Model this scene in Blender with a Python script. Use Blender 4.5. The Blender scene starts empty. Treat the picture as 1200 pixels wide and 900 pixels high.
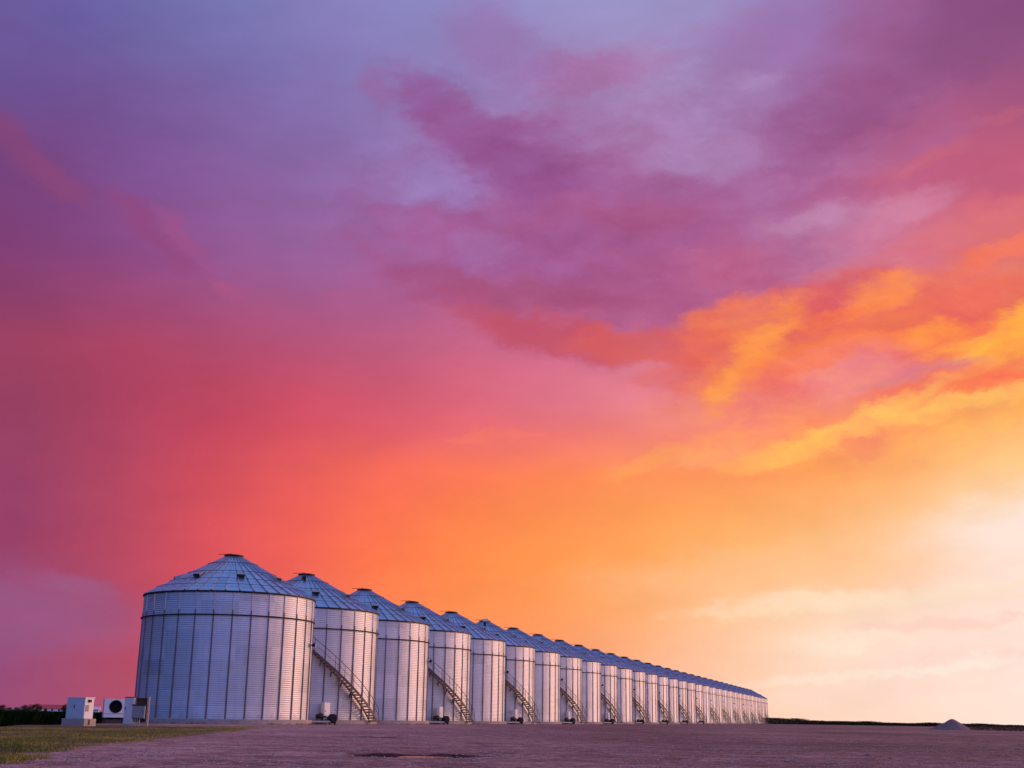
import bpy, bmesh, math, random
from mathutils import Vector, Matrix, noise
SKY_EL = [-1, 1, 3, 5, 7, 9, 11, 13, 14.5, 16, 18, 20.5, 23.5, 26.5, 29.5, 32.5]
SKY_COLS = [
 (-26, [(145, 75, 110), (150, 75, 120), (154, 82, 127), (152, 76, 119), (150, 65, 105), (150, 65, 105), (146, 65, 101), (148, 65, 100), (153, 65, 96), (148, 64, 100), (131, 61, 111), (123, 61, 115), (115, 68, 125), (105, 83, 149), (108, 90, 155), (108, 90, 155)]),
 (-22, [(145, 75, 110), (150, 75, 119), (153, 82, 127), (154, 77, 120), (153, 66, 104), (153, 66, 104), (152, 66, 101), (152, 65, 98), (156, 65, 97), (156, 65, 97), (141, 66, 112), (127, 67, 124), (119, 71, 131), (111, 83, 148), (106, 94, 161), (104, 98, 165)]),
 (-18, [(166, 80, 110), (171, 80, 109), (172, 77, 108), (175, 74, 104), (181, 73, 99), (179, 72, 98), (176, 70, 98), (171, 67, 97), (170, 67, 98), (172, 68, 100), (158, 73, 118), (141, 78, 138), (128, 84, 149), (120, 89, 153), (113, 104, 166), (110, 114, 175)]),
 (-14, [(186, 83, 104), (195, 82, 100), (203, 81, 96), (210, 81, 94), (218, 83, 93), (213, 81, 93), (205, 77, 94), (195, 72, 96), (188, 73, 99), (180, 76, 108), (166, 82, 126), (149, 90, 150), (136, 93, 154), (128, 99, 162), (122, 112, 175), (121, 124, 184)]),
 (-10, [(224, 103, 99), (228, 102, 94), (233, 102, 91), (238, 102, 88), (242, 99, 86), (237, 96, 88), (228, 92, 92), (214, 82, 98), (202, 80, 104), (186, 82, 115), (170, 88, 133), (154, 98, 157), (142, 103, 163), (133, 109, 170), (131, 118, 179), (135, 129, 189)]),
 (-6, [(249, 130, 97), (251, 131, 92), (254, 131, 86), (255, 129, 82), (255, 121, 78), (252, 115, 82), (245, 108, 90), (225, 95, 107), (211, 91, 114), (197, 92, 124), (180, 95, 138), (161, 98, 154), (150, 113, 172), (143, 122, 181), (139, 127, 185), (139, 136, 194)]),
 (-2, [(255, 144, 104), (255, 144, 97), (255, 144, 88), (255, 143, 81), (255, 139, 76), (254, 131, 79), (251, 121, 88), (234, 108, 113), (219, 103, 125), (209, 103, 131), (193, 102, 140), (168, 100, 152), (157, 112, 169), (151, 122, 179), (147, 129, 184), (146, 142, 198)]),
 (2, [(255, 160, 124), (255, 160, 117), (255, 158, 105), (255, 156, 92), (255, 153, 83), (255, 146, 82), (254, 136, 87), (239, 119, 117), (222, 116, 136), (215, 112, 139), (202, 106, 140), (172, 99, 148), (163, 109, 162), (161, 121, 174), (157, 131, 183), (153, 147, 200)]),
 (6, [(255, 184, 153), (255, 183, 148), (255, 179, 133), (255, 174, 114), (255, 168, 96), (255, 159, 89), (254, 146, 90), (243, 131, 119), (229, 130, 141), (222, 124, 142), (208, 113, 142), (177, 100, 146), (171, 116, 166), (169, 131, 181), (163, 139, 189), (155, 149, 200)]),
 (10, [(255, 204, 177), (255, 204, 175), (255, 202, 166), (255, 197, 149), (255, 185, 114), (255, 171, 99), (254, 153, 93), (249, 143, 114), (237, 136, 127), (229, 127, 128), (214, 118, 134), (188, 112, 153), (176, 122, 172), (168, 130, 182), (160, 136, 187), (155, 144, 195)]),
 (14, [(255, 213, 188), (255, 217, 194), (255, 219, 194), (255, 214, 181), (255, 198, 139), (255, 181, 115), (255, 161, 95), (254, 148, 97), (243, 131, 110), (234, 121, 107), (220, 119, 124), (199, 126, 164), (178, 110, 159), (163, 105, 159), (155, 113, 169), (154, 128, 184)]),
 (18, [(255, 217, 194), (255, 220, 202), (255, 222, 206), (255, 220, 199), (255, 211, 174), (255, 196, 141), (255, 177, 108), (254, 158, 94), (244, 134, 104), (240, 124, 98), (228, 121, 115), (210, 123, 151), (187, 102, 142), (166, 95, 143), (153, 102, 157), (148, 113, 172)]),
 (22, [(255, 225, 210), (255, 228, 214), (255, 227, 214), (255, 224, 209), (255, 226, 210), (255, 216, 178), (255, 199, 135), (254, 176, 99), (250, 155, 92), (247, 142, 85), (236, 129, 100), (221, 115, 119), (200, 99, 129), (169, 90, 132), (147, 85, 136), (139, 83, 138)]),
 (26, [(255, 225, 210), (255, 228, 214), (255, 227, 214), (255, 224, 210), (255, 229, 216), (255, 219, 183), (255, 203, 137), (255, 180, 97), (253, 163, 86), (249, 149, 81), (235, 132, 98), (219, 113, 111), (199, 94, 116), (156, 85, 125), (138, 77, 129), (135, 75, 130)]),
]
# cloud banks: azimuth, elevation, half sizes and tilt in degrees, colour, cover, raggedness, edge softness
CLOUDS = [
 (4.13, 21.87, 10.34, 4.68, -5.2, (160, 86, 143), 0.72, 0.50, 0.70),
 (-3.79, 24.34, 2.65, 1.00, 0.8, (156, 130, 192), 0.70, 0.70, 0.60),
 (-1.92, 26.28, 4.98, 1.30, -32.1, (147, 84, 146), 0.80, 0.70, 0.60),
 (0.26, 25.36, 3.45, 1.53, -9.2, (150, 86, 146), 0.70, 0.70, 0.60),
 (4.16, 29.32, 3.73, 0.97, 4.8, (168, 104, 158), 0.65, 0.80, 0.70),
 (-0.93, 30.43, 2.66, 1.55, -19.1, (152, 112, 172), 0.60, 0.80, 0.70),
 (-7.22, 28.49, 0.69, 0.97, 30.9, (152, 100, 156), 0.55, 0.80, 0.70),
 (-3.28, 21.79, 3.17, 1.01, -13.2, (166, 92, 150), 0.60, 0.80, 0.60),
 (-2.36, 19.15, 4.59, 0.95, -21.1, (166, 84, 130), 0.70, 0.70, 0.50),
 (1.42, 17.55, 4.36, 1.03, -11.2, (196, 84, 104), 0.85, 0.80, 0.50),
 (6.98, 16.97, 4.90, 0.79, -3.1, (216, 96, 96), 0.80, 0.70, 0.40),
 (2.45, 19.14, 5.85, 0.87, -3.1, (170, 82, 120), 0.60, 0.90, 0.80),
 (8.27, 19.83, 3.70, 1.95, 0.8, (176, 92, 138), 0.60, 0.80, 0.80),
 (5.83, 23.01, 4.64, 0.70, -3.1, (170, 88, 132), 0.55, 0.90, 0.80),
 (0.73, 22.58, 2.55, 0.55, 10.8, (165, 90, 138), 0.50, 0.90, 0.80),
 (-1.79, 21.36, 1.27, 0.86, 0.8, (166, 112, 170), 0.60, 0.80, 0.90),
 (2.65, 20.40, 0.76, 0.39, 0.8, (168, 100, 158), 0.70, 0.80, 0.90),
 (16.81, 27.21, 4.42, 1.53, 24.9, (150, 84, 136), 0.70, 0.90, 0.80),
 (11.98, 29.86, 2.97, 1.81, 20.9, (158, 112, 170), 0.50, 0.90, 0.80),
 (22.56, 29.48, 4.56, 1.72, 12.8, (138, 80, 128), 0.65, 0.90, 0.80),
 (18.25, 30.11, 2.41, 2.11, 40.9, (160, 92, 142), 0.50, 0.90, 0.80),
 (9.26, 25.38, 2.53, 0.99, 0.8, (176, 142, 192), 0.50, 0.90, 0.80),
 (11.92, 28.58, 1.69, 0.51, 0.8, (172, 140, 190), 0.50, 0.90, 0.80),
 (22.34, 23.42, 4.06, 0.86, -5.2, (190, 92, 125), 0.70, 0.90, 0.70),
 (19.75, 24.30, 1.91, 0.36, 12.8, (205, 105, 125), 0.50, 1.00, 0.80),
 (23.31, 25.70, 1.66, 0.25, 8.8, (195, 100, 125), 0.50, 1.00, 0.80),
 (20.59, 25.11, 1.90, 0.36, 14.8, (176, 100, 150), 0.50, 1.00, 0.80),
 (14.88, 22.24, 2.39, 0.60, 6.8, (198, 148, 186), 0.50, 1.00, 0.90),
 (18.82, 22.37, 2.30, 0.59, 16.9, (214, 140, 172), 0.60, 1.00, 0.90),
 (20.23, 20.84, 4.49, 0.52, 10.8, (222, 118, 125), 0.50, 1.00, 0.70),
 (23.14, 20.21, 2.15, 0.36, 16.9, (250, 125, 95), 0.70, 1.00, 0.70),
 (10.75, 20.51, 2.44, 1.16, 0.8, (190, 100, 135), 0.55, 0.90, 0.80),
 (16.52, 16.90, 8.40, 2.36, 6.8, (236, 108, 86), 0.85, 0.80, 0.50),
 (14.69, 18.93, 2.35, 0.69, 4.8, (215, 95, 105), 0.70, 0.90, 0.70),
 (11.07, 18.09, 2.41, 0.85, 8.8, (240, 120, 86), 0.70, 1.20, 0.70),
 (11.40, 16.21, 2.30, 0.93, 46.9, (255, 154, 76), 0.72, 1.30, 0.90),
 (13.37, 16.12, 3.52, 0.39, 12.8, (250, 130, 80), 0.70, 1.00, 0.60),
 (17.79, 18.78, 1.60, 0.71, 4.8, (255, 146, 84), 0.85, 1.00, 0.80),
 (15.61, 17.91, 2.32, 0.30, 14.8, (246, 122, 82), 0.80, 1.00, 0.60),
 (18.41, 16.72, 4.11, 0.60, 2.9, (255, 132, 80), 0.85, 0.90, 0.60),
 (19.54, 16.93, 1.48, 0.37, 0.8, (255, 150, 75), 0.70, 0.90, 0.70),
 (20.76, 18.25, 2.20, 0.81, 6.8, (236, 108, 96), 0.70, 0.90, 0.70),
 (22.98, 16.62, 2.65, 0.73, 24.9, (255, 172, 72), 0.95, 0.80, 0.60),
 (21.65, 15.74, 2.50, 0.30, 10.8, (255, 160, 80), 0.70, 1.00, 0.60),
 (16.03, 15.21, 2.66, 1.30, 10.8, (242, 142, 140), 0.80, 0.80, 0.70),
 (19.04, 15.17, 2.21, 0.41, 8.8, (220, 126, 132), 0.70, 0.90, 0.60),
 (20.81, 14.43, 3.59, 0.67, 4.8, (252, 124, 84), 0.85, 0.90, 0.50),
 (12.11, 14.24, 2.35, 1.16, 10.8, (250, 140, 115), 0.50, 0.90, 0.80),
 (16.10, 13.14, 4.14, 0.42, 20.9, (255, 186, 102), 0.80, 0.90, 0.80),
 (20.75, 13.62, 3.94, 0.44, 9.8, (255, 186, 102), 0.85, 0.90, 0.70),
 (12.79, 11.97, 2.70, 0.46, 14.8, (255, 176, 96), 0.80, 0.90, 0.60),
 (9.88, 12.55, 1.58, 0.55, 16.9, (255, 162, 96), 0.50, 1.00, 0.80),
 (6.29, 11.62, 1.84, 0.35, 22.9, (255, 162, 94), 0.65, 1.00, 0.70),
 (-1.59, 12.84, 1.22, 0.28, 4.8, (250, 124, 104), 0.50, 1.00, 0.80),
 (0.64, 12.87, 0.97, 0.24, 4.8, (250, 124, 104), 0.50, 1.00, 0.80),
 (12.43, 17.25, 1.35, 0.39, 20.9, (255, 150, 80), 0.60, 1.00, 0.80),
 (9.64, 17.64, 1.21, 0.55, 40.9, (236, 116, 92), 0.60, 1.00, 0.80),
 (10.15, 14.89, 1.03, 0.55, 60.9, (255, 160, 80), 0.60, 1.00, 0.80),
 (14.53, 15.87, 2.32, 0.31, 14.8, (252, 128, 86), 0.60, 1.00, 0.80),
 (20.97, 16.36, 2.17, 0.30, 12.8, (255, 160, 84), 0.60, 1.00, 0.80),
 (18.49, 17.89, 1.88, 0.26, 6.8, (238, 112, 90), 0.60, 1.00, 0.80),
 (9.67, 11.97, 1.97, 0.39, 10.8, (255, 172, 110), 0.50, 1.00, 0.80),
 (22.55, 7.96, 4.42, 1.51, 16.9, (255, 233, 222), 0.75, 0.60, 1.00),
 (12.93, 6.61, 7.88, 1.06, 2.9, (255, 190, 140), 0.55, 0.50, 0.90),
 (16.18, 5.30, 6.88, 0.37, 3.9, (255, 228, 196), 0.60, 0.70, 0.80),
 (17.90, 4.07, 2.83, 0.29, 2.9, (255, 212, 196), 0.85, 0.90, 0.60),
 (22.08, 4.49, 0.94, 0.14, 4.8, (252, 206, 192), 0.60, 0.90, 0.80),
 (15.35, 3.47, 2.53, 0.33, 4.8, (255, 234, 212), 0.50, 0.90, 0.90),
 (19.20, 2.74, 3.46, 0.32, 4.8, (255, 218, 204), 0.70, 0.90, 0.60),
 (15.27, 2.01, 4.31, 0.29, 5.8, (255, 236, 216), 0.50, 0.90, 0.90),
 (19.52, 2.38, 2.75, 0.21, 6.8, (255, 238, 222), 0.50, 0.90, 0.90),
 (15.95, 1.29, 3.91, 0.43, 2.9, (255, 218, 204), 0.50, 0.80, 0.80),
 (-17.37, 21.02, 2.39, 0.56, -37.1, (150, 72, 122), 0.60, 0.90, 0.70),
 (-15.99, 20.96, 1.37, 0.38, -39.1, (162, 82, 136), 0.60, 1.00, 0.70),
 (-13.96, 19.09, 1.03, 0.27, -13.2, (180, 88, 130), 0.50, 1.00, 0.70),
 (-23.58, 23.60, 2.36, 0.78, -33.1, (134, 70, 120), 0.70, 0.80, 0.70),
 (-21.59, 22.69, 1.67, 0.51, -27.1, (140, 74, 126), 0.60, 0.90, 0.80),
 (-8.38, 19.13, 0.74, 0.19, 0.8, (178, 92, 138), 0.60, 1.00, 0.80),
 (-20.07, 4.20, 3.27, 1.22, -7.2, (152, 92, 138), 0.60, 0.70, 0.90),
 (-19.12, 5.15, 1.40, 0.44, -19.1, (160, 98, 142), 0.40, 1.00, 0.90),
 (-21.31, 3.08, 1.68, 0.64, 0.8, (150, 86, 132), 0.50, 0.80, 0.90),
]
R = math.radians
random.seed(7)
scene = bpy.context.scene
COL = scene.collection

# ------------------------------------------------------------------ helpers
def lin1(v):
    v /= 255.0
    return v / 12.92 if v <= 0.04045 else ((v + 0.055) / 1.055) ** 2.4
def lin(c):
    return tuple(lin1(v) for v in c)

def tag(o, label=None, cat=None, group=None, kind=None):
    if label: o['label'] = label
    if cat: o['category'] = cat
    if group: o['group'] = group
    if kind: o['kind'] = kind
    return o

def empty(name, loc, rz=0.0):
    o = bpy.data.objects.new(name, None)
    COL.objects.link(o)
    o.location = loc
    o.rotation_euler = (0, 0, rz)
    o.empty_display_size = 0.3
    return o

def copy_tree(o, parent=None):
    c = o.copy()
    COL.objects.link(c)
    c.parent = parent
    for ch in list(o.children):
        copy_tree(ch, c)
    return c

class MB:
    """collects faces and links them as one mesh object"""
    def __init__(self):
        self.v, self.f, self.s = [], [], []
    def add(self, vs, fs, smooth=False):
        b = len(self.v)
        self.v += [tuple(p) for p in vs]
        for q in fs:
            self.f.append(tuple(b + i for i in q)); self.s.append(smooth)
        return self
    def box(self, c, d, rz=0.0, bevel=0.0):
        cx, cy, cz = c; dx, dy, dz = d[0]/2, d[1]/2, d[2]/2
        if bevel > 0:
            bm = bmesh.new()
            bmesh.ops.create_cube(bm, size=1.0, matrix=Matrix.Diagonal((d[0], d[1], d[2], 1)))
            bmesh.ops.bevel(bm, geom=list(bm.edges), offset=bevel, segments=2, affect='EDGES', profile=0.6)
            bm.verts.index_update()
            m = Matrix.Translation(Vector(c)) @ Matrix.Rotation(rz, 4, 'Z')
            self.add([m @ v.co for v in bm.verts], [[v.index for v in f.verts] for f in bm.faces])
            bm.free()
            return self
        co, si = math.cos(rz), math.sin(rz)
        vs = []
        for z in (-dz, dz):
            for x, y in ((-dx, -dy), (dx, -dy), (dx, dy), (-dx, dy)):
                vs.append((cx + x*co - y*si, cy + x*si + y*co, cz + z))
        return self.add(vs, [(3,2,1,0),(4,5,6,7),(0,1,5,4),(1,2,6,5),(2,3,7,6),(3,0,4,7)])
    def tube(self, pts, r, n=8, closed=False, caps=True):
        pts = [Vector(p) for p in pts]; m = len(pts); vs = []
        for i, p in enumerate(pts):
            a = pts[(i-1) % m] if (closed or i > 0) else p
            b = pts[(i+1) % m] if (closed or i < m-1) else p
            t = (b - a).normalized()
            up = Vector((0,0,1)) if abs(t.z) < 0.9 else Vector((1,0,0))
            x = t.cross(up).normalized(); y = x.cross(t)
            for k in range(n):
                w = 2*math.pi*k/n
                vs.append(p + x*(r*math.cos(w)) + y*(r*math.sin(w)))
        fs = []
        for i in range(m if closed else m-1):
            j = (i+1) % m
            for k in range(n):
                l = (k+1) % n
                fs.append((i*n+k, i*n+l, j*n+l, j*n+k))
        self.add(vs, fs, True)
        if caps and not closed:
            self.add(vs[:n], [tuple(range(n))]); self.add(vs[-n:], [tuple(reversed(range(n)))])
        return self
    def lathe(self, prof, n=32, smooth=True, cap0=False, cap1=False, axis=None, org=(0,0,0)):
        """prof: (radius, height) pairs; axis: unit vector of the height direction"""
        ax = Vector(axis or (0,0,1)).normalized()
        up = Vector((0,0,1)) if abs(ax.z) < 0.9 else Vector((1,0,0))
        x = ax.cross(up).normalized() if axis else Vector((1,0,0)); y = ax.cross(x)
        o = Vector(org); vs = []
        for r, h in prof:
            for k in range(n):
                w = 2*math.pi*k/n
                vs.append(o + ax*h + x*(r*math.cos(w)) + y*(r*math.sin(w)))
        fs = []
        for i in range(len(prof)-1):
            for k in range(n):
                l = (k+1) % n
                fs.append((i*n+k, i*n+l, (i+1)*n+l, (i+1)*n+k))
        self.add(vs, fs, smooth)
        if cap0: self.add(vs[:n], [tuple(reversed(range(n)))])
        if cap1: self.add(vs[-n:], [tuple(range(n))])
        return self
    def build(self, name, mat, parent=None, loc=(0,0,0)):
        me = bpy.data.meshes.new(name)
        me.from_pydata(self.v, [], self.f)
        me.polygons.foreach_set('use_smooth', self.s)
        me.update()
        o = bpy.data.objects.new(name, me)
        COL.objects.link(o)
        if isinstance(mat, (list, tuple)):
            for m in mat: me.materials.append(m)
        elif mat: me.materials.append(mat)
        o.parent = parent
        o.location = loc
        return o

# ------------------------------------------------------------------ node helpers
class NT:
    def __init__(self, tree):
        self.t = tree; self.n = tree.nodes; self.l = tree.links
    def new(self, kind, **kw):
        nd = self.n.new(kind)
        for k, v in kw.items(): setattr(nd, k, v)
        return nd
    def put(self, sock, val):
        if val is None: return
        if isinstance(val, bpy.types.NodeSocket): self.l.new(val, sock)
        elif isinstance(val, (tuple, list)) and sock.type == 'RGBA' and len(val) == 3: sock.default_value = (*val, 1)
        else: sock.default_value = val
    def math(self, op, a, b=None, c=None, clamp=False):
        nd = self.new('ShaderNodeMath', operation=op, use_clamp=clamp)
        self.put(nd.inputs[0], a); self.put(nd.inputs[1], b); self.put(nd.inputs[2], c)
        return nd.outputs[0]
    def vmath(self, op, a, b=None, out=0):
        nd = self.new('ShaderNodeVectorMath', operation=op)
        self.put(nd.inputs[0], a)
        if b is not None: self.put(nd.inputs[1], b)
        return nd.outputs[out]
    def maprange(self, v, a, b, c=0.0, d=1.0, kind='LINEAR'):
        nd = self.new('ShaderNodeMapRange', interpolation_type=kind, clamp=True)
        for i, x in enumerate((v, a, b, c, d)): self.put(nd.inputs[i], x)
        return nd.outputs[0]
    def mix(self, fac, a, b, blend='MIX'):
        nd = self.new('ShaderNodeMix', data_type='RGBA', blend_type=blend)
        self.put(nd.inputs[0], fac); self.put(nd.inputs[6], a); self.put(nd.inputs[7], b)
        return nd.outputs[2]
    def noise(self, vec, scale, detail=4, rough=0.55, out=0, dist=0.0, dim='3D', lac=2.0):
        nd = self.new('ShaderNodeTexNoise', noise_dimensions=dim)
        self.put(nd.inputs['Vector'], vec)
        nd.inputs['Scale'].default_value = scale; nd.inputs['Detail'].default_value = detail
        nd.inputs['Roughness'].default_value = rough; nd.inputs['Distortion'].default_value = dist
        nd.inputs['Lacunarity'].default_value = lac
        return nd.outputs[out]
    def voronoi(self, vec, scale, feature='F1', out='Distance', rnd=1.0):
        nd = self.new('ShaderNodeTexVoronoi', feature=feature)
        self.put(nd.inputs['Vector'], vec); nd.inputs['Scale'].default_value = scale
        nd.inputs['Randomness'].default_value = rnd
        return nd.outputs[out]
    def white(self, vec, out='Value'):
        nd = self.new('ShaderNodeTexWhiteNoise', noise_dimensions='3D')
        self.put(nd.inputs['Vector'], vec)
        return nd.outputs[out]
    def ramp(self, fac, stops, interp='LINEAR'):
        nd = self.new('ShaderNodeValToRGB')
        cr = nd.color_ramp; cr.interpolation = interp
        while len(cr.elements) < len(stops): cr.elements.new(1.0)
        for e, (p, c) in zip(cr.elements, stops):
            e.position = p; e.color = (*c, 1)
        self.put(nd.inputs[0], fac)
        return nd.outputs[0]
    def mapping(self, vec, loc=(0,0,0), rot=(0,0,0), scale=(1,1,1), kind='POINT'):
        nd = self.new('ShaderNodeMapping', vector_type=kind)
        self.put(nd.inputs[0], vec)
        nd.inputs['Location'].default_value = loc; nd.inputs['Rotation'].default_value = rot
        nd.inputs['Scale'].default_value = scale
        return nd.outputs[0]
    def xyz(self, vec):
        nd = self.new('ShaderNodeSeparateXYZ'); self.put(nd.inputs[0], vec); return nd.outputs
    def comb(self, x, y, z):
        nd = self.new('ShaderNodeCombineXYZ')
        self.put(nd.inputs[0], x); self.put(nd.inputs[1], y); self.put(nd.inputs[2], z)
        return nd.outputs[0]
    def bump(self, h, strength, dist):
        nd = self.new('ShaderNodeBump')
        nd.inputs['Strength'].default_value = strength; nd.inputs['Distance'].default_value = dist
        self.put(nd.inputs['Height'], h)
        return nd.outputs[0]

def material(name):
    m = bpy.data.materials.new(name); m.use_nodes = True
    t = NT(m.node_tree)
    bsdf = t.n['Principled BSDF']
    return m, t, bsdf
def coords(t, which='Object'):
    return t.new('ShaderNodeTexCoord').outputs[which]

# ------------------------------------------------------------------ materials
def simple(name, col, rough=0.6, metal=0.0, var=0.12, scale=6.0, bump=0.0, spec=0.5):
    m, t, b = material(name)
    co = coords(t)
    n = t.noise(co, scale, 5, 0.6)
    fac = t.maprange(n, 0.3, 0.7, 1 - var, 1 + var)
    hsv = t.new('ShaderNodeHueSaturation')
    hsv.inputs['Color'].default_value = (*col, 1)
    t.put(hsv.inputs['Value'], fac)
    t.put(b.inputs['Base Color'], hsv.outputs[0])
    t.put(b.inputs['Roughness'], t.maprange(n, 0.3, 0.7, max(0.05, rough - 0.08), min(1, rough + 0.08)))
    b.inputs['Metallic'].default_value = metal
    b.inputs['Specular IOR Level'].default_value = spec
    if bump:
        t.put(b.inputs['Normal'], t.bump(n, 0.4, bump))
    return m

def galvanised(name, base, rough, metal, sheet_w, sheet_h, streak=0.10, splash=False):
    """rolled zinc-coated sheets: every sheet takes its own slight tone, thin water streaks run down"""
    m, t, b = material(name)
    co = coords(t)
    x, y, z = t.xyz(co)
    ang = t.math('ARCTAN2', y, x)
    ca = t.math('FLOOR', t.math('DIVIDE', ang, sheet_w))
    cz = t.math('FLOOR', t.math('DIVIDE', z, sheet_h))
    rnd = t.new('ShaderNodeObjectInfo').outputs['Random']
    w = t.white(t.comb(ca, cz, t.math('MULTIPLY', rnd, 57.0)))
    st = t.noise(t.comb(t.math('MULTIPLY', ang, 26.0), t.math('MULTIPLY', z, 0.35), t.math('MULTIPLY', rnd, 31.0)), 1.0, 5, 0.65)
    sp = t.noise(co, 2.2, 4, 0.6)
    tone = t.math('ADD', t.maprange(w, 0, 1, 0.88, 1.08), t.maprange(st, 0.25, 0.75, -streak, streak))
    tone = t.math('ADD', tone, t.maprange(rnd, 0, 1, -0.05, 0.04))
    tone = t.math('ADD', tone, t.maprange(sp, 0.3, 0.7, -0.03, 0.03))
    col = t.mix(1.0, (*base, 1), t.comb(tone, tone, tone), 'MULTIPLY')
    mud = None
    if splash:
        mn = t.noise(t.comb(t.math('MULTIPLY', ang, 9.0), t.math('MULTIPLY', z, 0.9), t.math('MULTIPLY', rnd, 13.0)), 1.0, 5, 0.65)
        top = t.maprange(mn, 0.35, 0.70, 0.20, 0.75)
        mud = t.math('MULTIPLY', t.maprange(t.math('SUBTRACT', z, top), 0.10, -0.35, 0, 1, 'SMOOTHSTEP'), 0.28)
        col = t.mix(mud, col, (0.24, 0.165, 0.125, 1))
        # rust weeping from a few seams
        rn = t.noise(t.comb(t.math('MULTIPLY', ang, 38.0), t.math('MULTIPLY', z, 0.22), t.math('MULTIPLY', rnd, 71.0)), 1.0, 3, 0.6)
        col = t.mix(t.maprange(rn, 0.70, 0.80, 0, 0.35), col, (0.22, 0.10, 0.055, 1))
    t.put(b.inputs['Base Color'], col)
    if mud is not None: t.put(b.inputs['Metallic'], t.math('MULTIPLY_ADD', mud, -metal, metal))
    else: b.inputs['Metallic'].default_value = metal
    t.put(b.inputs['Roughness'], t.math('ADD', t.maprange(w, 0, 1, rough - 0.04, rough + 0.04), t.maprange(st, 0.3, 0.7, -0.03, 0.03)))
    return m

M = {}
M['wall'] = galvanised('galvanised_wall', (0.64, 0.67, 0.74), 0.54, 0.60, 2*math.pi/15, 1.118, 0.09, True)
M['roof'] = galvanised('galvanised_roof', (0.56, 0.61, 0.69), 0.33, 0.88, 2*math.pi/40, 2.2, 0.06)
M['steel'] = simple('zinc_steel', (0.42, 0.42, 0.43), 0.5, 0.6, 0.12, 8)
M['rib'] = simple('dark_rib_steel', (0.21, 0.165, 0.175), 0.6, 0.45, 0.2, 5)  # darker brown than the top section
M['roof_rib_shade'] = simple('roof_rib_shaded_steel', (0.38, 0.42, 0.50), 0.5, 0.7, 0.15, 4)  # darker tone stands in for shade on the rib sides
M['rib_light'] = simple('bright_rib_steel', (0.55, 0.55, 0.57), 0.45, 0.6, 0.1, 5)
M['dark'] = simple('dark_steel', (0.022, 0.021, 0.024), 0.55, 0.3, 0.2, 8)
M['black'] = simple('black_opening', (0.012, 0.012, 0.012), 0.8, 0.0, 0.1, 8)
M['concrete'] = simple('concrete', (0.42, 0.34, 0.30), 0.9, 0.0, 0.22, 2.5, 0.01)
M['white'] = simple('white_paint', (0.82, 0.82, 0.82), 0.45, 0.0, 0.05, 5)
M['pale'] = simple('skylit_white_paint', (0.50, 0.55, 0.62), 0.45, 0.0, 0.06, 5)
M['grey'] = simple('grey_paint', (0.24, 0.25, 0.27), 0.5, 0.1, 0.08, 5)
M['rust'] = simple('rusty_board', (0.085, 0.038, 0.026), 0.85, 0.0, 0.35, 9)
M['post'] = simple('sunlit_post', (0.48, 0.40, 0.34), 0.8, 0.0, 0.15, 12)  # pale warm tone paints evening light onto the right-hand post
M['stair'] = simple('stair_steel', (0.64, 0.49, 0.36), 0.6, 0.15, 0.15, 10)
M['stair_dark'] = simple('stair_frame_steel', (0.10, 0.085, 0.08), 0.55, 0.4, 0.15, 10)
M['red_roof'] = simple('red_roof_sheet', (0.60, 0.05, 0.045), 0.5, 0.0, 0.1, 0.4)
M['bark'] = simple('bark', (0.06, 0.045, 0.035), 0.9, 0.0, 0.3, 4)

def leafmat(name, a, b_, scale=0.5, rough=0.7, spec=0.15):
    m, t, b = material(name)
    co = t.new('ShaderNodeNewGeometry').outputs['Position']
    n = t.noise(co, scale, 3, 0.6)
    n2 = t.noise(co, scale*9, 2, 0.6)
    f = t.math('ADD', t.math('MULTIPLY', n, 0.6), t.math('MULTIPLY', n2, 0.4))
    t.put(b.inputs['Base Color'], t.ramp(f, [(0.35, a), (0.65, b_)]))
    b.inputs['Roughness'].default_value = rough
    b.inputs['Specular IOR Level'].default_value = spec
    return m
M['leaf'] = leafmat('dark_foliage', (0.018, 0.028, 0.010), (0.05, 0.07, 0.022))
M['shrub'] = leafmat('shrub_foliage', (0.03, 0.06, 0.012), (0.07, 0.12, 0.025), 3.0)
M['crop'] = leafmat('crop_foliage', (0.004, 0.012, 0.004), (0.011, 0.026, 0.008), 0.3, 0.9, 0.0)
M['weed'] = leafmat('dry_weeds', (0.07, 0.035, 0.025), (0.13, 0.075, 0.04), 0.4)
M['hedge'] = leafmat('hedge_foliage', (0.035, 0.024, 0.013), (0.07, 0.05, 0.024), 0.3)

def grassmat():
    m, t, b = material('verge_grass')
    pos = t.new('ShaderNodeNewGeometry').outputs['Position']
    n = t.noise(t.mapping(pos, scale=(0.25, 0.12, 0.1)), 1.0, 5, 0.62)
    fine = t.noise(pos, 5.0, 3, 0.6)
    f = t.math('ADD', n, t.math('MULTIPLY', t.math('SUBTRACT', fine, 0.5), 0.35))
    t.put(b.inputs['Base Color'], t.ramp(f, [(0.39, (0.085, 0.125, 0.016)), (0.50, (0.33, 0.27, 0.04)), (0.62, (0.57, 0.40, 0.09))]))
    b.inputs['Roughness'].default_value = 0.75
    b.inputs['Specular IOR Level'].default_value = 0.2
    return m
M['grass'] = grassmat()

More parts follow.
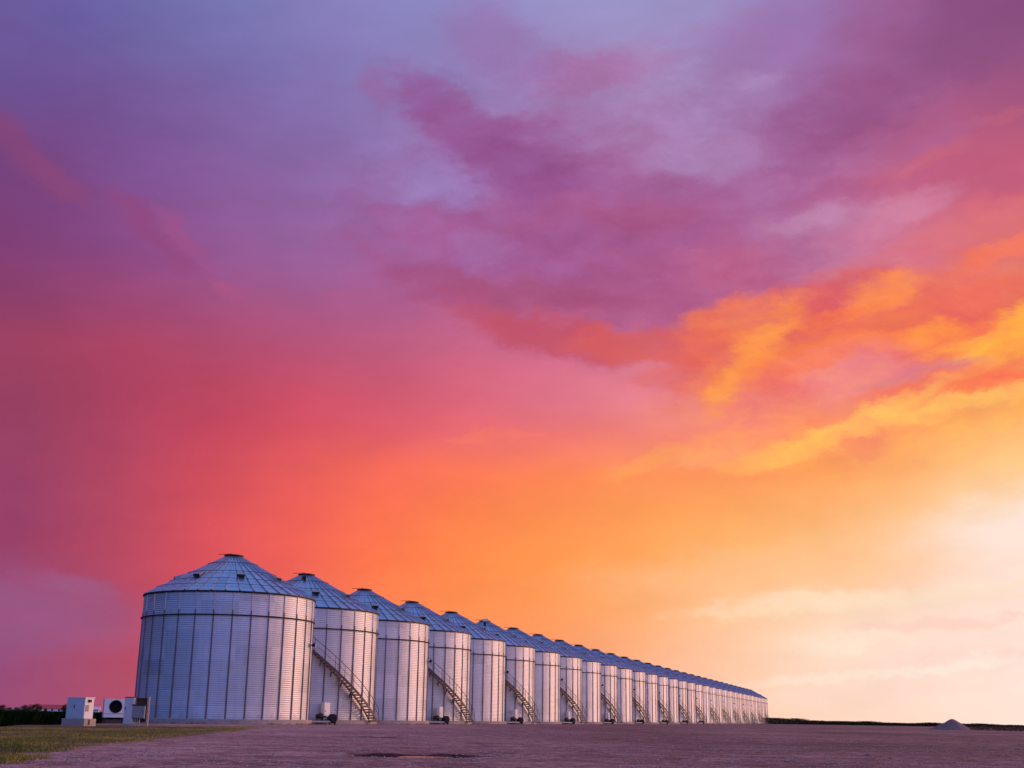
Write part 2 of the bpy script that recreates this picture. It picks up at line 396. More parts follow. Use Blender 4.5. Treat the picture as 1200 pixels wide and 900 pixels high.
def gravelmat(name='gravel_pile_stone', base=((0.20, 0.115, 0.09), (0.34, 0.21, 0.17)), sc=9.0):
    m, t, b = material(name)
    pos = t.new('ShaderNodeNewGeometry').outputs['Position']
    v = t.voronoi(pos, sc, out='Color')
    g = t.xyz(v)[0]
    n = t.noise(pos, 1.2, 5, 0.6)
    f = t.math('ADD', t.math('MULTIPLY', g, 0.5), t.math('MULTIPLY', n, 0.5))
    t.put(b.inputs['Base Color'], t.ramp(f, [(0.2, base[0]), (0.75, base[1])]))
    b.inputs['Roughness'].default_value = 0.9
    d = t.voronoi(pos, sc, out='Distance')
    t.put(b.inputs['Normal'], t.bump(d, 0.6, 0.05))
    return m
M['pile'] = gravelmat()
M['pebble'] = gravelmat('pebble_stone', ((0.20, 0.14, 0.125), (0.62, 0.48, 0.43)), 22.0)

# ------------------------------------------------------------------ ground shape
def gz(x, y):
    """height of the yard: low undulations and shallow vehicle ruts"""
    d = math.hypot(x, y)
    a = noise.noise(Vector((x*0.10, y*0.10, 3.1)))*0.040
    b = noise.noise(Vector((x*0.34, y*0.30, 7.7)))*0.026
    c = noise.noise(Vector((x*1.3, y*0.9, 1.7)))*0.010
    k = max(0.0, 1 - max(0.0, d - 60)/120)
    # shallow hollow that holds the puddle
    q = ((x + 1.37)/1.25)**2 + ((y - 18.75)/1.15)**2
    h = -0.055*math.exp(-q*1.3)
    q2 = ((x + 3.9)/1.3)**2 + ((y - 36.0)/0.8)**2
    h -= 0.03*math.exp(-q2*1.2)
    q3 = ((x - 4.6)/1.8)**2 + ((y - 24.5)/0.5)**2
    h -= 0.022*math.exp(-q3*1.2)
    sx_ = x - (-22.8 + (y - 102.37)*0.2929)
    along = min(1.0, max(0.0, (y - 62)/30.0)) * min(1.0, max(0.0, (560 - y)/60.0))
    h -= 0.20*along*math.exp(-(sx_/17.0)**2)
    return (a + b + c)*k*min(1.0, d/6) + h - 0.012*k

GRASS_FRONT = [(-4.6, 6.0), (-5.55, 11.5), (-5.9, 15.6), (-6.2, 18.2), (-6.7, 21.3), (-7.2, 24.9), (-7.7, 29.0), (-8.5, 38.0), (-9.7, 53.0), (-10.2, 60.0)]
def interp(pts, v):
    """x of the polyline (x, y) at y = v"""
    for (x0, y0), (x1, y1) in zip(pts, pts[1:]):
        if y0 <= v <= y1: return x0 + (x1 - x0)*(v - y0)/(y1 - y0)
    return pts[0][0] if v < pts[0][1] else pts[-1][0]
GRASS_BACK = [(-60, 20.0), (-30, 37.0), (-20, 41.6), (-16.6, 43.6), (-15.4, 45.8), (-13.8, 50.0), (-13.2, 56.0), (-11.2, 60.0)]   # far edge of the verge
FIELD_EDGE = [(-60, 18.5), (-30, 35.2), (-20.5, 40.8), (-17.9, 44.0), (-18.5, 48.5), (-19.4, 57.0), (-22.0, 70.0), (-30.5, 88.0), (-32.5, 102.0)]

def ground_material():
    m, t, b = material('yard_ground')
    pos = t.new('ShaderNodeNewGeometry').outputs['Position']
    x, y, z = t.xyz(pos)
    # gravel: pale crushed stone over dusty earth, packed by tyres
    st = t.voronoi(pos, 26.0, out='Color'); sg = t.xyz(st)[0]
    sd = t.voronoi(pos, 26.0, out='Distance')
    mid = t.noise(t.mapping(pos, scale=(0.9, 0.55, 1)), 1.3, 6, 0.66)
    big = t.noise(t.mapping(pos, scale=(0.12, 0.05, 1)), 1.0, 5, 0.6)
    band = t.noise(t.mapping(pos, rot=(0, 0, 0.25), scale=(0.10, 0.75, 1)), 1.0, 4, 0.6)
    f = t.math('MULTIPLY_ADD', sg, 0.34, t.math('MULTIPLY', mid, 0.60))
    f = t.math('ADD', f, t.math('MULTIPLY', t.math('SUBTRACT', big, 0.32), 0.75))
    f = t.math('ADD', f, t.maprange(t.math('ADD', x, t.math('MULTIPLY', t.math('SUBTRACT', big, 0.5), 9.0)), -5.5, 3.5, 0.09, -0.075))  # left-to-right light falloff painted into the gravel tone
    f = t.math('ADD', f, t.math('MULTIPLY', t.math('SUBTRACT', band, 0.60), 0.36))
    st2 = t.xyz(t.voronoi(pos, 6.0, out='Color'))[1]
    f = t.math('ADD', f, t.math('MULTIPLY', t.math('SUBTRACT', st2, 0.5), 0.26))
    grav = t.ramp(f, [(0.24, (0.080, 0.033, 0.028)), (0.42, (0.190, 0.092, 0.078)), (0.58, (0.310, 0.160, 0.136)), (0.84, (0.60, 0.37, 0.31))])
    # wet earth round the puddle
    wn = t.noise(t.mapping(pos, scale=(2.2, 1.6, 1)), 1.0, 4, 0.6)
    def hollow(cx, cy, rx, ry):
        l = t.vmath('LENGTH', t.mapping(t.comb(x, y, 0.0), loc=(cx, cy, 0), scale=(rx, ry, 1), kind='TEXTURE'), out=1)
        l = t.math('ADD', l, t.math('MULTIPLY', t.math('SUBTRACT', wn, 0.5), 1.3))
        return t.maprange(l, 1.10, 0.60, 0, 1, 'SMOOTHSTEP')
    wet = t.math('MAXIMUM', hollow(-1.37, 18.95, 1.15, 0.95), t.math('MULTIPLY', hollow(-3.9, 36.2, 1.15, 0.7), 0.8))
    wet = t.math('MAXIMUM', wet, t.math('MULTIPLY', hollow(4.6, 24.5, 1.8, 0.4), 0.6))
    grav = t.mix(wet, grav, (0.040, 0.016, 0.020, 1))
    # bare reddish earth beside the foundations
    earth = t.ramp(mid, [(0.3, (0.15, 0.070, 0.050)), (0.7, (0.30, 0.17, 0.13))])
    sx = t.math('SUBTRACT', x, t.math('MULTIPLY', t.math('SUBTRACT', y, 62.0), 0.293))
    en = t.math('ADD', sx, t.math('MULTIPLY', t.math('SUBTRACT', mid, 0.5), 5.0))
    em = t.maprange(en, -15.0, -22.0, 0, 0.85, 'SMOOTHSTEP')
    col = t.mix(em, grav, earth)
    # soil below the verge grass
    edge = t.noise(pos, 0.7, 5, 0.65)
    soil = t.ramp(t.noise(pos, 1.1, 5, 0.65), [(0.3, (0.075, 0.06, 0.02)), (0.7, (0.20, 0.135, 0.055))])
    gx = t.math('ADD', x, t.math('MULTIPLY', t.math('SUBTRACT', edge, 0.5), 1.6))
    front = t.math('MULTIPLY_ADD', y, -0.112, -4.25)
    gm = t.math('MULTIPLY', t.maprange(t.math('SUBTRACT', gx, front), 0.15, -0.45, 0, 1, 'SMOOTHSTEP'), t.maprange(y, 60.0, 50.0, 0, 1))
    col = t.mix(gm, col, soil)
    # far open land: dry stubble beyond the yard
    far = t.maprange(t.vmath('LENGTH', pos, out=1), 330.0, 420.0, 0, 1)
    col = t.mix(far, col, (0.075, 0.05, 0.035, 1))
    t.put(b.inputs['Base Color'], col)
    b.inputs['Roughness'].default_value = 0.92
    t.put(b.inputs['Specular IOR Level'], t.math('MULTIPLY_ADD', wet, -0.25, 0.3))
    h = t.math('ADD', t.math('MULTIPLY', sd, -0.016), t.math('MULTIPLY', mid, 0.05))
    t.put(b.inputs['Normal'], t.bump(h, 0.55, 1.0))
    return m

def build_ground():
    mb = MB()
    rs = [0.0]
    r = 0.6
    while r < 9000:
        rs.append(r)
        r *= 1.05 if r < 6 else (1.018 if r < 60 else (1.05 if r < 300 else 1.25))
    n = 420
    vs = [(0, 0, gz(0.0, 0.0))]
    for r in rs[1:]:
        for k in range(n):
            # denser towards the yard in front of the lens
            u = k/n*2 - 1
            a = math.pi*(0.28*u + 0.72*u**3)
            x, y = r*math.sin(a), r*math.cos(a)
            vs.append((x, y, gz(x, y)))
    fs = [(0, 1 + (k+1) % n, 1 + k) for k in range(n)]
    for i in range(len(rs)-2):
        for k in range(n):
            l = (k+1) % n
            fs.append((1+i*n+k, 1+i*n+l, 1+(i+1)*n+l, 1+(i+1)*n+k))
    mb.add(vs, fs, True)
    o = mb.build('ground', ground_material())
    tag(o, kind='structure')
build_ground()

# water lying in the hollow
def build_puddle():
    m, t, b = material('puddle_water')
    b.inputs['Base Color'].default_value = (0.02, 0.012, 0.012, 1)
    b.inputs['Roughness'].default_value = 0.22
    b.inputs['IOR'].default_value = 1.33
    pos = t.new('ShaderNodeNewGeometry').outputs['Position']
    t.put(b.inputs['Normal'], t.bump(t.noise(pos, 14.0, 3, 0.6), 0.35, 0.02))
    mb = MB(); n = 48; vs = [(-1.2, 18.62, 0)]
    for k in range(n):
        a = 2*math.pi*k/n
        rr = 1 + 0.35*noise.noise(Vector((math.cos(a)*1.6, math.sin(a)*1.6, 5.2)))
        vs.append((-1.2 + 0.42*rr*math.cos(a), 18.62 + 0.36*rr*math.sin(a), 0))
    mb.add(vs, [(0, 1+k, 1+(k+1) % n) for k in range(n)], True)
    o = mb.build('puddle', m, None, (0, 0, gz(-1.37, 18.75) + 0.027))
    tag(o, kind='structure')
build_puddle()

# ------------------------------------------------------------------ silos
RAD, EAVE, BASE, APEX, CAPR = 6.8, 9.65, 0.16, 13.02, 0.68
ROW0 = (-22.804, 102.371); STEP = (3.919, 13.380); N_SILO = 32
N_RIB = 30

def silo_parts(root):
    # corrugated wall
    mb = MB(); n = 128; pitch = 0.16
    rows = int((EAVE - BASE)/pitch)*4
    prof = []
    for i in range(rows + 1):
        z = BASE + (EAVE - BASE)*i/rows
        prof.append((RAD + 0.013*math.sin(i*math.pi/2), z))
    mb.lathe(prof, n)
    mb.build('wall', M['wall'], root)
    # roof of radial sheets with standing ribs
    mb = MB(); NR = 40; vs = []; fs = []
    radii = [CAPR, 1.6, 3.0, 4.6, 5.9, RAD + 0.10]
    per = 4
    hts = []
    for r in radii:
        hts.append(APEX - (APEX - (EAVE + 0.03))*(r - CAPR)/(RAD + 0.10 - CAPR))
    for r, h in zip(radii, hts):
        for k in range(NR):
            a0 = 2*math.pi*k/NR
            wr = 0.045/max(r, 1.0)
            for da, dz in ((-wr*1.3, 0.0), (-wr*0.6, 0.10), (wr*0.6, 0.10), (wr*1.3, 0.0)):
                vs.append((r*math.cos(a0+da), r*math.sin(a0+da), h + dz))
    m_ = NR*per
    for i in range(len(radii)-1):
        for k in range(m_):
            l = (k+1) % m_
            fs.append((i*m_+k, (i+1)*m_+k, (i+1)*m_+l, i*m_+l))
    mb.add(vs, fs)
    ro_ = mb.build('roof', [M['roof'], M['roof_rib_shade']], root)
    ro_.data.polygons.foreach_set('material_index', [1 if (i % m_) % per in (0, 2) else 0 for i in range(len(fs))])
    # eave trim
    mb = MB()
    mb.lathe([(RAD + 0.03, EAVE - 0.10), (RAD + 0.13, EAVE - 0.05), (RAD + 0.13, EAVE + 0.045), (RAD + 0.02, EAVE + 0.055)], 96, False)
    mb.build('eave_trim', M['dark'], root)
    # cap lid
    mb = MB()
    mb.lathe([(CAPR + 0.02, APEX - 0.06), (CAPR + 0.05, APEX + 0.13), (CAPR + 0.12, APEX + 0.13), (CAPR + 0.12, APEX + 0.18), (0.25, APEX + 0.27), (0.0, APEX + 0.28)], 40, False)
    mb.build('cap_lid', M['dark'], root)
    mb = MB()
    mb.tube([(-0.2, 0.0, APEX + 0.32), (-1.35, 0.35, APEX + 0.30)], 0.025, 6)
    mb.tube([(-0.2, 0.0, APEX + 0.24), (-0.2, 0.0, APEX + 0.32)], 0.03, 6)
    mb.build('lid_lever', M['dark'], root)
    # wind ring
    mb = MB(); z = 7.86
    mb.tube([((RAD+0.10)*math.cos(2*math.pi*k/96), (RAD+0.10)*math.sin(2*math.pi*k/96), z) for k in range(96)], 0.055, 8, True)
    mb.build('wind_ring', M['dark'], root)
    # foundation
    mb = MB()
    mb.lathe([(RAD + 0.30, -0.45), (RAD + 0.30, BASE - 0.03), (RAD + 0.27, BASE), (RAD - 0.2, BASE)], 96, False)
    mb.build('foundation', M['concrete'], root)
    # roof rings: thin hoops standing on the ribs
    for fr in (0.78, 0.53, 0.31, 0.15):
        r = RAD + 0.10 + (CAPR - RAD - 0.10)*fr
        h = EAVE + 0.03 + (APEX - EAVE - 0.03)*fr + 0.13
        mb = MB()
        nn = 80
        mb.tube([(r*math.cos(2*math.pi*k/nn), r*math.sin(2*math.pi*k/nn), h) for k in range(nn)], 0.020, 6, True)
        mb.build('roof_ring', M['dark'], root)
    # vertical stiffeners: heavy lower channel, thin bright one on the top ring
    first = None
    for k in range(N_RIB):
        a = 2*math.pi*(k + 0.70)/N_RIB
        if first is None:
            zt = 8.25
            mb = MB()
            def chan(z0, z1, w, d, x0):
                p = [(x0, -w), (x0 + d, -w*0.62), (x0 + d, w*0.62), (x0, w)]
                vs = [(px, py, z0) for px, py in p] + [(px, py, z1) for px, py in p]
                mb.add(vs, [(0,1,5,4), (1,2,6,5), (2,3,7,6), (4,5,6,7), (3,2,1,0)])
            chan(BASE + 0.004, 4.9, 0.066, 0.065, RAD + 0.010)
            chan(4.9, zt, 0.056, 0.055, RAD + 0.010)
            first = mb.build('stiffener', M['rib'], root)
            mt = MB()
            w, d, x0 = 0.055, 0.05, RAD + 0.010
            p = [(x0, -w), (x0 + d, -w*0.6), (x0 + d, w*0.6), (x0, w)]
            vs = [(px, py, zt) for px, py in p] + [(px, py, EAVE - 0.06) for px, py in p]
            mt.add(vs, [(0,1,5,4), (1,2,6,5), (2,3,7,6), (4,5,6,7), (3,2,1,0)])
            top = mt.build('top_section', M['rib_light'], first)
            ob = first
        else:
            ob = copy_tree(first, root)
        ob.rotation_euler = (0, 0, a)
    # roof vents: hooded boxes whose dark mouth looks down the slope
    fr = 0.44
    r = RAD + 0.10 + (CAPR - RAD - 0.10)*fr
    h = EAVE + 0.03 + (APEX - EAVE - 0.03)*fr
    first = None
    for k in range(8):
        a = R(-69.4) + 2*math.pi*k/8
        if first is None:
            mb = MB()
            sl = (APEX - EAVE)/(RAD - CAPR)
            def P(u, w, up): return (r + u, w, h - u*sl + up)
            w = 0.30
            vs = [P(-0.42, -w*0.7, 0.02), P(-0.42, w*0.7, 0.02), P(0.42, w, 0.03), P(0.42, -w, 0.03),
                  P(-0.25, -w*0.7, 0.18), P(-0.25, w*0.7, 0.18), P(0.50, w*1.1, 0.32), P(0.50, -w*1.1, 0.32)]
            mb.add(vs, [(0,1,5,4), (1,2,6,5), (3,0,4,7), (4,5,6,7)])
            first = mb.build('roof_vent', M['steel'], root)
            mm = MB()
            vs = [P(0.40, w*0.97, 0.03), P(0.40, -w*0.97, 0.03), P(0.46, -w*1.05, 0.30), P(0.46, w*1.05, 0.30)]
            mm.add(vs, [(1,0,3,2)])
            mm.build('vent_mouth', M['black'], first)
            ob = first
        else:
            ob = copy_tree(first, root)
        ob.rotation_euler = (0, 0, a)

def helix(r, phi, z): return (r*math.cos(phi), r*math.sin(phi), z)

def staircase(root):
    A0, Z0, A1, Z1 = R(-17.0), 0.02, R(-87.0), 7.25
    RI, RO = RAD + 0.22, RAD + 0.98
    def at(t): return A0 + (A1 - A0)*t, Z0 + (Z1 - Z0)*t
    st = None
    # inner and outer stringers
    def stringer(r):
        mb = MB(); nn = 60; vs = []
        for i in range(nn+1):
            a, z = at(i/nn)
            for rr, dz in ((r-0.02, -0.16), (r+0.02, -0.16), (r+0.02, 0.10), (r-0.02, 0.10)):
                vs.append(helix(rr, a, max(z + dz, -0.02)))
        fs = []
        for i in range(nn):
            for k in range(4):
                l = (k+1) % 4
                fs.append((i*4+k, i*4+l, (i+1)*4+l, (i+1)*4+k))
        fs += [(3,2,1,0), (nn*4, nn*4+1, nn*4+2, nn*4+3)]
        return mb.add(vs, fs)
    st = empty('staircase', (0, 0, 0)); st.parent = root
    stringer(RI).build('stringer', M['stair_dark'], st)
    stringer(RO).build('stringer', M['stair_dark'], st)
    # treads
    nt = 30; first = None
    for i in range(nt):
        a, z = at((i + 0.6)/nt)
        if first is None:
            mb = MB(); w = 0.30; vs = []
            for zz in (-0.045, 0.03):
                for rr, s in ((RI+0.02, -1), (RO-0.02, -1), (RO-0.02, 1), (RI+0.02, 1)):
                    vs.append((rr, s*w/2, zz))
            mb.add(vs, [(3,2,1,0), (4,5,6,7), (0,1,5,4), (1,2,6,5), (2,3,7,6), (3,0,4,7)])
            mb.box(((RI+RO)/2, 0.135, -0.065), (RO-RI-0.06, 0.025, 0.07))
            first = mb.build('tread', M['stair'], st); ob = first
        else:
            ob = first.copy(); COL.objects.link(ob); ob.parent = st
        ob.location = (0, 0, z); ob.rotation_euler = (0, 0, a)
    # handrail, knee rail and posts on the outer side
    mb = MB()
    mb.tube([helix(RO + 0.02, at(i/60)[0], at(i/60)[1] + 1.12) for i in range(61)], 0.028, 6)
    mb.tube([helix(RO + 0.02, at(0)[0], at(0)[1] + 1.12), helix(RO + 0.02, at(0)[0] + 0.012, 0.5), helix(RO + 0.02, at(0)[0] + 0.012, -0.02)], 0.028, 6)
    mb.build('handrail', M['stair_dark'], st)
    mb = MB()
    mb.tube([helix(RO + 0.02, at(i/60)[0], at(i/60)[1] + 0.62) for i in range(61)], 0.016, 6)
    mb.build('knee_rail', M['stair_dark'], st)
    first = None
    for i in range(1, 11):
        a, z = at(i/10.0)
        if first is None:
            mb = MB(); mb.tube([(RO + 0.03, 0, 0.0), (RO + 0.03, 0, 1.12)], 0.026, 6)
            first = mb.build('rail_post', M['stair_dark'], st); ob = first
        else:
            ob = first.copy(); COL.objects.link(ob); ob.parent = st
        ob.location = (0, 0, z); ob.rotation_euler = (0, 0, a)
    # knee brackets that carry the flight on the wall
    first = None
    for i in range(6):
        a, z = at(0.36 + i*0.12)
        if first is None:
            mb = MB(); w = 0.02
            vs = []
            for s in (-w, w):
                vs += [(RAD + 0.05, s, -0.60), (RAD + 0.05, s, -0.17), (RI + 0.06, s, -0.17), (RI + 0.06, s, -0.26), (RAD + 0.10, s, -0.60)]
            mb.add(vs, [(0,1,2,3,4), (9,8,7,6,5), (0,4,9,5), (4,3,8,9), (3,2,7,8), (2,1,6,7), (1,0,5,6)])
            first = mb.build('bracket', M['stair_dark'], st); ob = first
        else:
            ob = first.copy(); COL.objects.link(ob); ob.parent = st
        ob.location = (0, 0, z); ob.rotation_euler = (0, 0, a)
    # landing at the top
    mb = MB()
    vs = []
    for zz in (Z1 - 0.06, Z1):
        for a in (A1 + 0.01, A1 - 0.06, A1 - 0.12):
            for rr in (RI - 0.12, RO - 0.05):
                vs.append(helix(rr, a, zz))
    fs = []
    for i in range(2):
        fs += [(i*2, i*2+1, i*2+3, i*2+2), (6+i*2, 6+i*2+2, 6+i*2+3, 6+i*2+1)]
        fs += [(i*2, i*2+2, 6+i*2+2, 6+i*2), (i*2+1, 6+i*2+1, 6+i*2+3, i*2+3)]
    fs += [(0, 6, 7, 1), (4, 5, 11, 10)]
    mb.add(vs, fs)
    mb.build('landing', M['stair_dark'], st)

def floodlight(root):
    a = R(-4.5); z = 6.0
    e = empty('floodlight', (0, 0, 0)); e.parent = root; e.rotation_euler = (0, 0, a)
    mb = MB(); mb.box((RAD + 0.12, 0, z), (0.22, 0.10, 0.10)); mb.box((RAD + 0.03, 0, z), (0.04, 0.28, 0.34))
    mb.build('arm', M['steel'], e)
    mb = MB()
    mb.lathe([(0.07, -0.16), (0.13, -0.05), (0.15, 0.10), (0.13, 0.12)], 20, True, True, True, axis=(0.25, -0.93, -0.25), org=(RAD + 0.33, -0.06, z + 0.02))
    mb.build('lamp_head', M['black'], e)
    mb = MB(); mb.box((RAD + 0.34, 0.22, z + 0.0), (0.22, 0.20, 0.22), 0.0, 0.02)
    mb.build('ballast_box', M['white'], e)

# prototypes: a plain silo carrying a lamp, and one with the stair
proto = empty('grain_silo', (ROW0[0], ROW0[1], 0.0))
silo_parts(proto)
silos = [proto]
second = copy_tree(proto)
staircase(second)
floodlight(proto)
silos.append(second)
for i in range(2, N_SILO):
    silos.append(copy_tree(proto if i % 2 == 0 else second))
ORD = ['first', 'second', 'third', 'fourth', 'fifth', 'sixth', 'seventh', 'eighth', 'ninth', 'tenth', 'eleventh', 'twelfth', 'thirteenth', 'fourteenth', 'fifteenth', 'sixteenth']
for i, s in enumerate(silos):
    x, y = ROW0[0] + STEP[0]*i, ROW0[1] + STEP[1]*i
    s.location = (x, y, 0.0)
    k = i + 1
    if k == 1: lab = 'largest corrugated grain silo at the near left end of the row, fully in view'
    elif k == 2: lab = 'grain silo carrying the nearest, largest outside staircase on its wall'
    elif k == 6: lab = 'staircase silo with a white hood beside its roof cap, sixth from the near end'
    elif k == 32: lab = 'last and smallest silo of the row, standing at the far right end'
    elif k <= 16:
        if k % 2: lab = 'plain galvanised silo without stairs, %s from the near left end of the row' % ORD[k-1]
        else: lab = 'galvanised silo with a curved outside staircase, %s from the near left end of the row' % ORD[k-1]
    else:
        q = 33 - k
        if k % 2: lab = 'small plain silo without stairs, %s from the far right end of the row' % ORD[q-1]
        else: lab = 'small silo with a curved outside staircase, %s from the far right end of the row' % ORD[q-1]
    tag(s, lab, 'grain silo', 'grain silos standing in one long row')

def roof_hatch(root, hood):
    fr = 0.86
    r = RAD + 0.10 + (CAPR - RAD - 0.10)*fr
    h = EAVE + 0.03 + (APEX - EAVE - 0.03)*fr
    a = R(-88)
    e = MB(); e.box((r*math.cos(a), r*math.sin(a), h + 0.16), (0.34, 0.34, 0.30), a)
    e.build('roof_hatch', M['black'], root)
    if hood:
        e = MB(); e.box((0.12, -CAPR + 0.02, APEX + 0.22), (0.75, 0.34, 0.34), 0.1, 0.03)
        e.build('cap_hood', M['white'], root)
roof_hatch(silos[1], False)
roof_hatch(silos[5], True)

# ------------------------------------------------------------------ fans at the feet of the staircase silos
def make_fan():
    """local frame: +x away from the wall, y along it; base at z = 0"""
    e = empty('aeration_fan', (0, 0, 0))
    mb = MB()
    mb.lathe([(0.28, -0.24), (0.36, -0.22), (0.38, -0.18), (0.38, 0.18), (0.36, 0.22), (0.28, 0.24), (0.17, 0.26)], 28, True, True, False, axis=(1, 0, 0), org=(0.35, 0.35, 0.50))
    mb.build('scroll_housing', M['black'], e)
    mb = MB()
    mb.lathe([(0.27, 0.0), (0.27, 0.03), (0.0, 0.02)], 24, False, False, False, axis=(1, 0, 0), org=(0.60, 0.35, 0.50))
    mb.build('inlet_grille', M['black'], e)
    mb = MB(); mb.box((-0.25, 0.35, 0.40), (0.85, 0.36, 0.40), 0, 0.03)
    mb.build('discharge_duct', M['dark'], e)
    mb = MB()
    mb.lathe([(0.10, -0.34), (0.19, -0.30), (0.19, 0.30), (0.10, 0.34)], 20, True, True, True, axis=(0, 1, 0), org=(0.3, -0.78, 0.66))
    mb.box((0.3, -0.70, 0.86), (0.18, 0.22, 0.12))
    mb.build('motor', M['dark'], e)
    mb = MB()
    mb.tube([(0.3, -0.45, 0.66), (0.32, 0.2, 0.55)], 0.05, 8)
    mb.build('drive_shaft', M['dark'], e)
    for y in (-1.0, -0.55, 0.12, 0.6):
        mb = MB(); mb.box((0.3, y, 0.19), (0.40, 0.06, 0.62), 0)
        mb.build('leg', M['stair_dark'], e)
    mb = MB()
    mb.tube([(0.5, -1.9, 0.20), (0.5, -0.35, 0.20), (0.45, 0.1, 0.22)], 0.12, 12)
    mb.build('intake_pipe', M['steel'], e)
    return e

def make_cabinet():
    e = empty('control_cabinet', (0, 0, 0))
    mb = MB(); mb.box((0, 0, 1.10), (0.34, 0.80, 1.40), 0, 0.02)
    mb.build('body', M['white'], e)
    mb = MB(); mb.box((0.178, 0.01, 1.10), (0.018, 0.70, 1.28), 0, 0.006)
    d = mb.build('door', M['white'], e)
    mb = MB(); mb.box((0.20, -0.27, 1.10), (0.03, 0.03, 0.16)); mb.build('handle', M['dark'], d)
    for y in (-0.32, 0.32):
        mb = MB(); mb.box((0, y, 0.16), (0.12, 0.07, 0.52)); mb.build('leg', M['steel'], e)
    return e

fan0 = make_fan(); cab0 = make_cabinet()
def place_on(o, silo, phi_deg, gap):
    p = R(phi_deg); r = RAD + gap
    x = silo.location.x + r*math.cos(p); y = silo.location.y + r*math.sin(p)
    o.location = (x, y, gz(x, y)); o.rotation_euler = (0, 0, p)
FAN_PHI = {2: -62.0, 4: -57.5, 6: -54.0, 8: -52.0, 10: -50.0, 12: -48.0, 14: -46.5, 16: -45.0, 18: -44.0}
fan_k = sorted(FAN_PHI)
for j, k in enumerate(fan_k):
    o = fan0 if j == 0 else copy_tree(fan0)
    place_on(o, silos[k-1], FAN_PHI[k], 0.75)
    tag(o, 'dark round aeration fan at the foot of the %s silo from the near end' % ORD[k-1] if k <= 16 else
        'tiny dark aeration fan farthest down the row of silos that have one', 'fan', 'aeration fans below the silo stairs')
for j, k in enumerate((2, 4, 6, 8, 10)):
    o = cab0 if j == 0 else copy_tree(cab0)
    place_on(o, silos[k-1], FAN_PHI[k] - 1.0, 0.62)
    o.rotation_euler.z += R(32)
    tag(o, 'white control cabinet against the wall of the %s silo from the near end' % ORD[k-1], 'cabinet', 'control cabinets below the silo stairs')

# ------------------------------------------------------------------ electrical gear left of the near silo
def frame_at(name, near, alpha, view_az):
    """Empty whose local +x runs along the front face (to the right) and +y into the depth"""
    return empty(name, (near[0], near[1], gz(*near)), -R(view_az) * -1 + 0)
def yaw_for(view_az, alpha):
    # front face right-hand direction, turned by alpha so that its right end comes nearer
    return -R(view_az) - R(alpha)

def box_part(mb, x0, x1, y0, y1, z0, z1, bevel=0.0):
    return mb.box(((x0+x1)/2, (y0+y1)/2, (z0+z1)/2), (x1-x0, y1-y0, z1-z0), 0, bevel)

# white transformer cabinet on a concrete plinth (origin: near right corner)
tc = empty('transformer_cabinet', (-16.17, 48.95, gz(-16.17, 48.95)), yaw_for(-18, 38))
mb = MB(); box_part(mb, -1.00, 0.05, -0.05, 0.66, -0.12, 0.27, 0.015); mb.build('plinth', M['concrete'], tc)
mb = MB(); box_part(mb, -0.88, -0.03, 0.01, 0.54, 0.272, 1.04, 0.012); mb.build('body', M['white'], tc)
mb = MB(); box_part(mb, -0.91, 0.0, -0.02, 0.57, 1.042, 1.07, 0.008); mb.build('lid', M['white'], tc)
mb = MB(); box_part(mb, -0.85, -0.06, -0.006, 0.008, 0.30, 1.02, 0.003)
d = mb.build('door', M['pale'], tc)  # blue skylight on white paint is put into the door colour
mb = MB(); box_part(mb, -0.52, -0.49, -0.022, -0.008, 0.66, 0.78); mb.build('lock', M['dark'], d)
mb = MB(); box_part(mb, -0.028, -0.014, 0.06, 0.24, 0.54, 0.78); mb.build('louvre_panel', M['grey'], tc)
mb = MB(); box_part(mb, -0.026, 0.03, 0.18, 0.32, 0.88, 0.98); mb.build('lamp', M['black'], tc)
mb = MB(); box_part(mb, 0.052, 0.062, 0.18, 0.28, 0.04, 0.24); mb.build('conduit_box', M['dark'], tc)
tag(tc, 'white boxy transformer cabinet on a concrete plinth at the edge of the grass', 'electrical cabinet')

# square fan unit with a big round opening
fu = empty('ventilation_unit', (-20.20, 65.6, gz(-20.20, 65.6)), yaw_for(-17.5, -6))
def panel_with_hole(mb, w, z0, z1, hz, hx, hr, y):
    n = 48; vs = []; fs = []
    for k in range(n):
        a = 2*math.pi*(k + 0.5)/n
        c, s = math.cos(a), math.sin(a)
        vs.append((hx + hr*c, y, hz + hr*s))
        # project on the rectangle
        tx = ((w/2 - hx) if c > 0 else (w/2 + hx))/max(abs(c), 1e-6)
        tz = ((z1 - hz) if s > 0 else (hz - z0))/max(abs(s), 1e-6)
        tt = min(tx, tz)
        vs.append((hx + tt*c, y, hz + tt*s))
    for k in range(n):
        l = (k+1) % n
        fs.append((2*k, 2*l, 2*l+1, 2*k+1))
    mb.add(vs, fs)
mb = MB(); panel_with_hole(mb, 1.02, 0.30, 1.22, 0.84, 0.06, 0.29, -0.28)
box_part(mb, -0.51, -0.49, -0.278, 0.35, 0.30, 1.22); box_part(mb, 0.49, 0.51, -0.278, 0.35, 0.30, 1.22)
box_part(mb, -0.488, 0.488, -0.278, 0.35, 1.20, 1.22); box_part(mb, -0.488, 0.488, -0.278, 0.35, 0.30, 0.32)
box_part(mb, -0.488, 0.488, 0.33, 0.35, 0.322, 1.198)
mb.build('housing', M['white'], fu)
mb = MB(); mb.lathe([(0.29, -0.01), (0.325, -0.01), (0.325, 0.02), (0.29, 0.12)], 40, True, axis=(0, 1, 0), org=(0.06, -0.285, 0.84)); mb.build('inlet_ring', M['dark'], fu)
mb = MB()
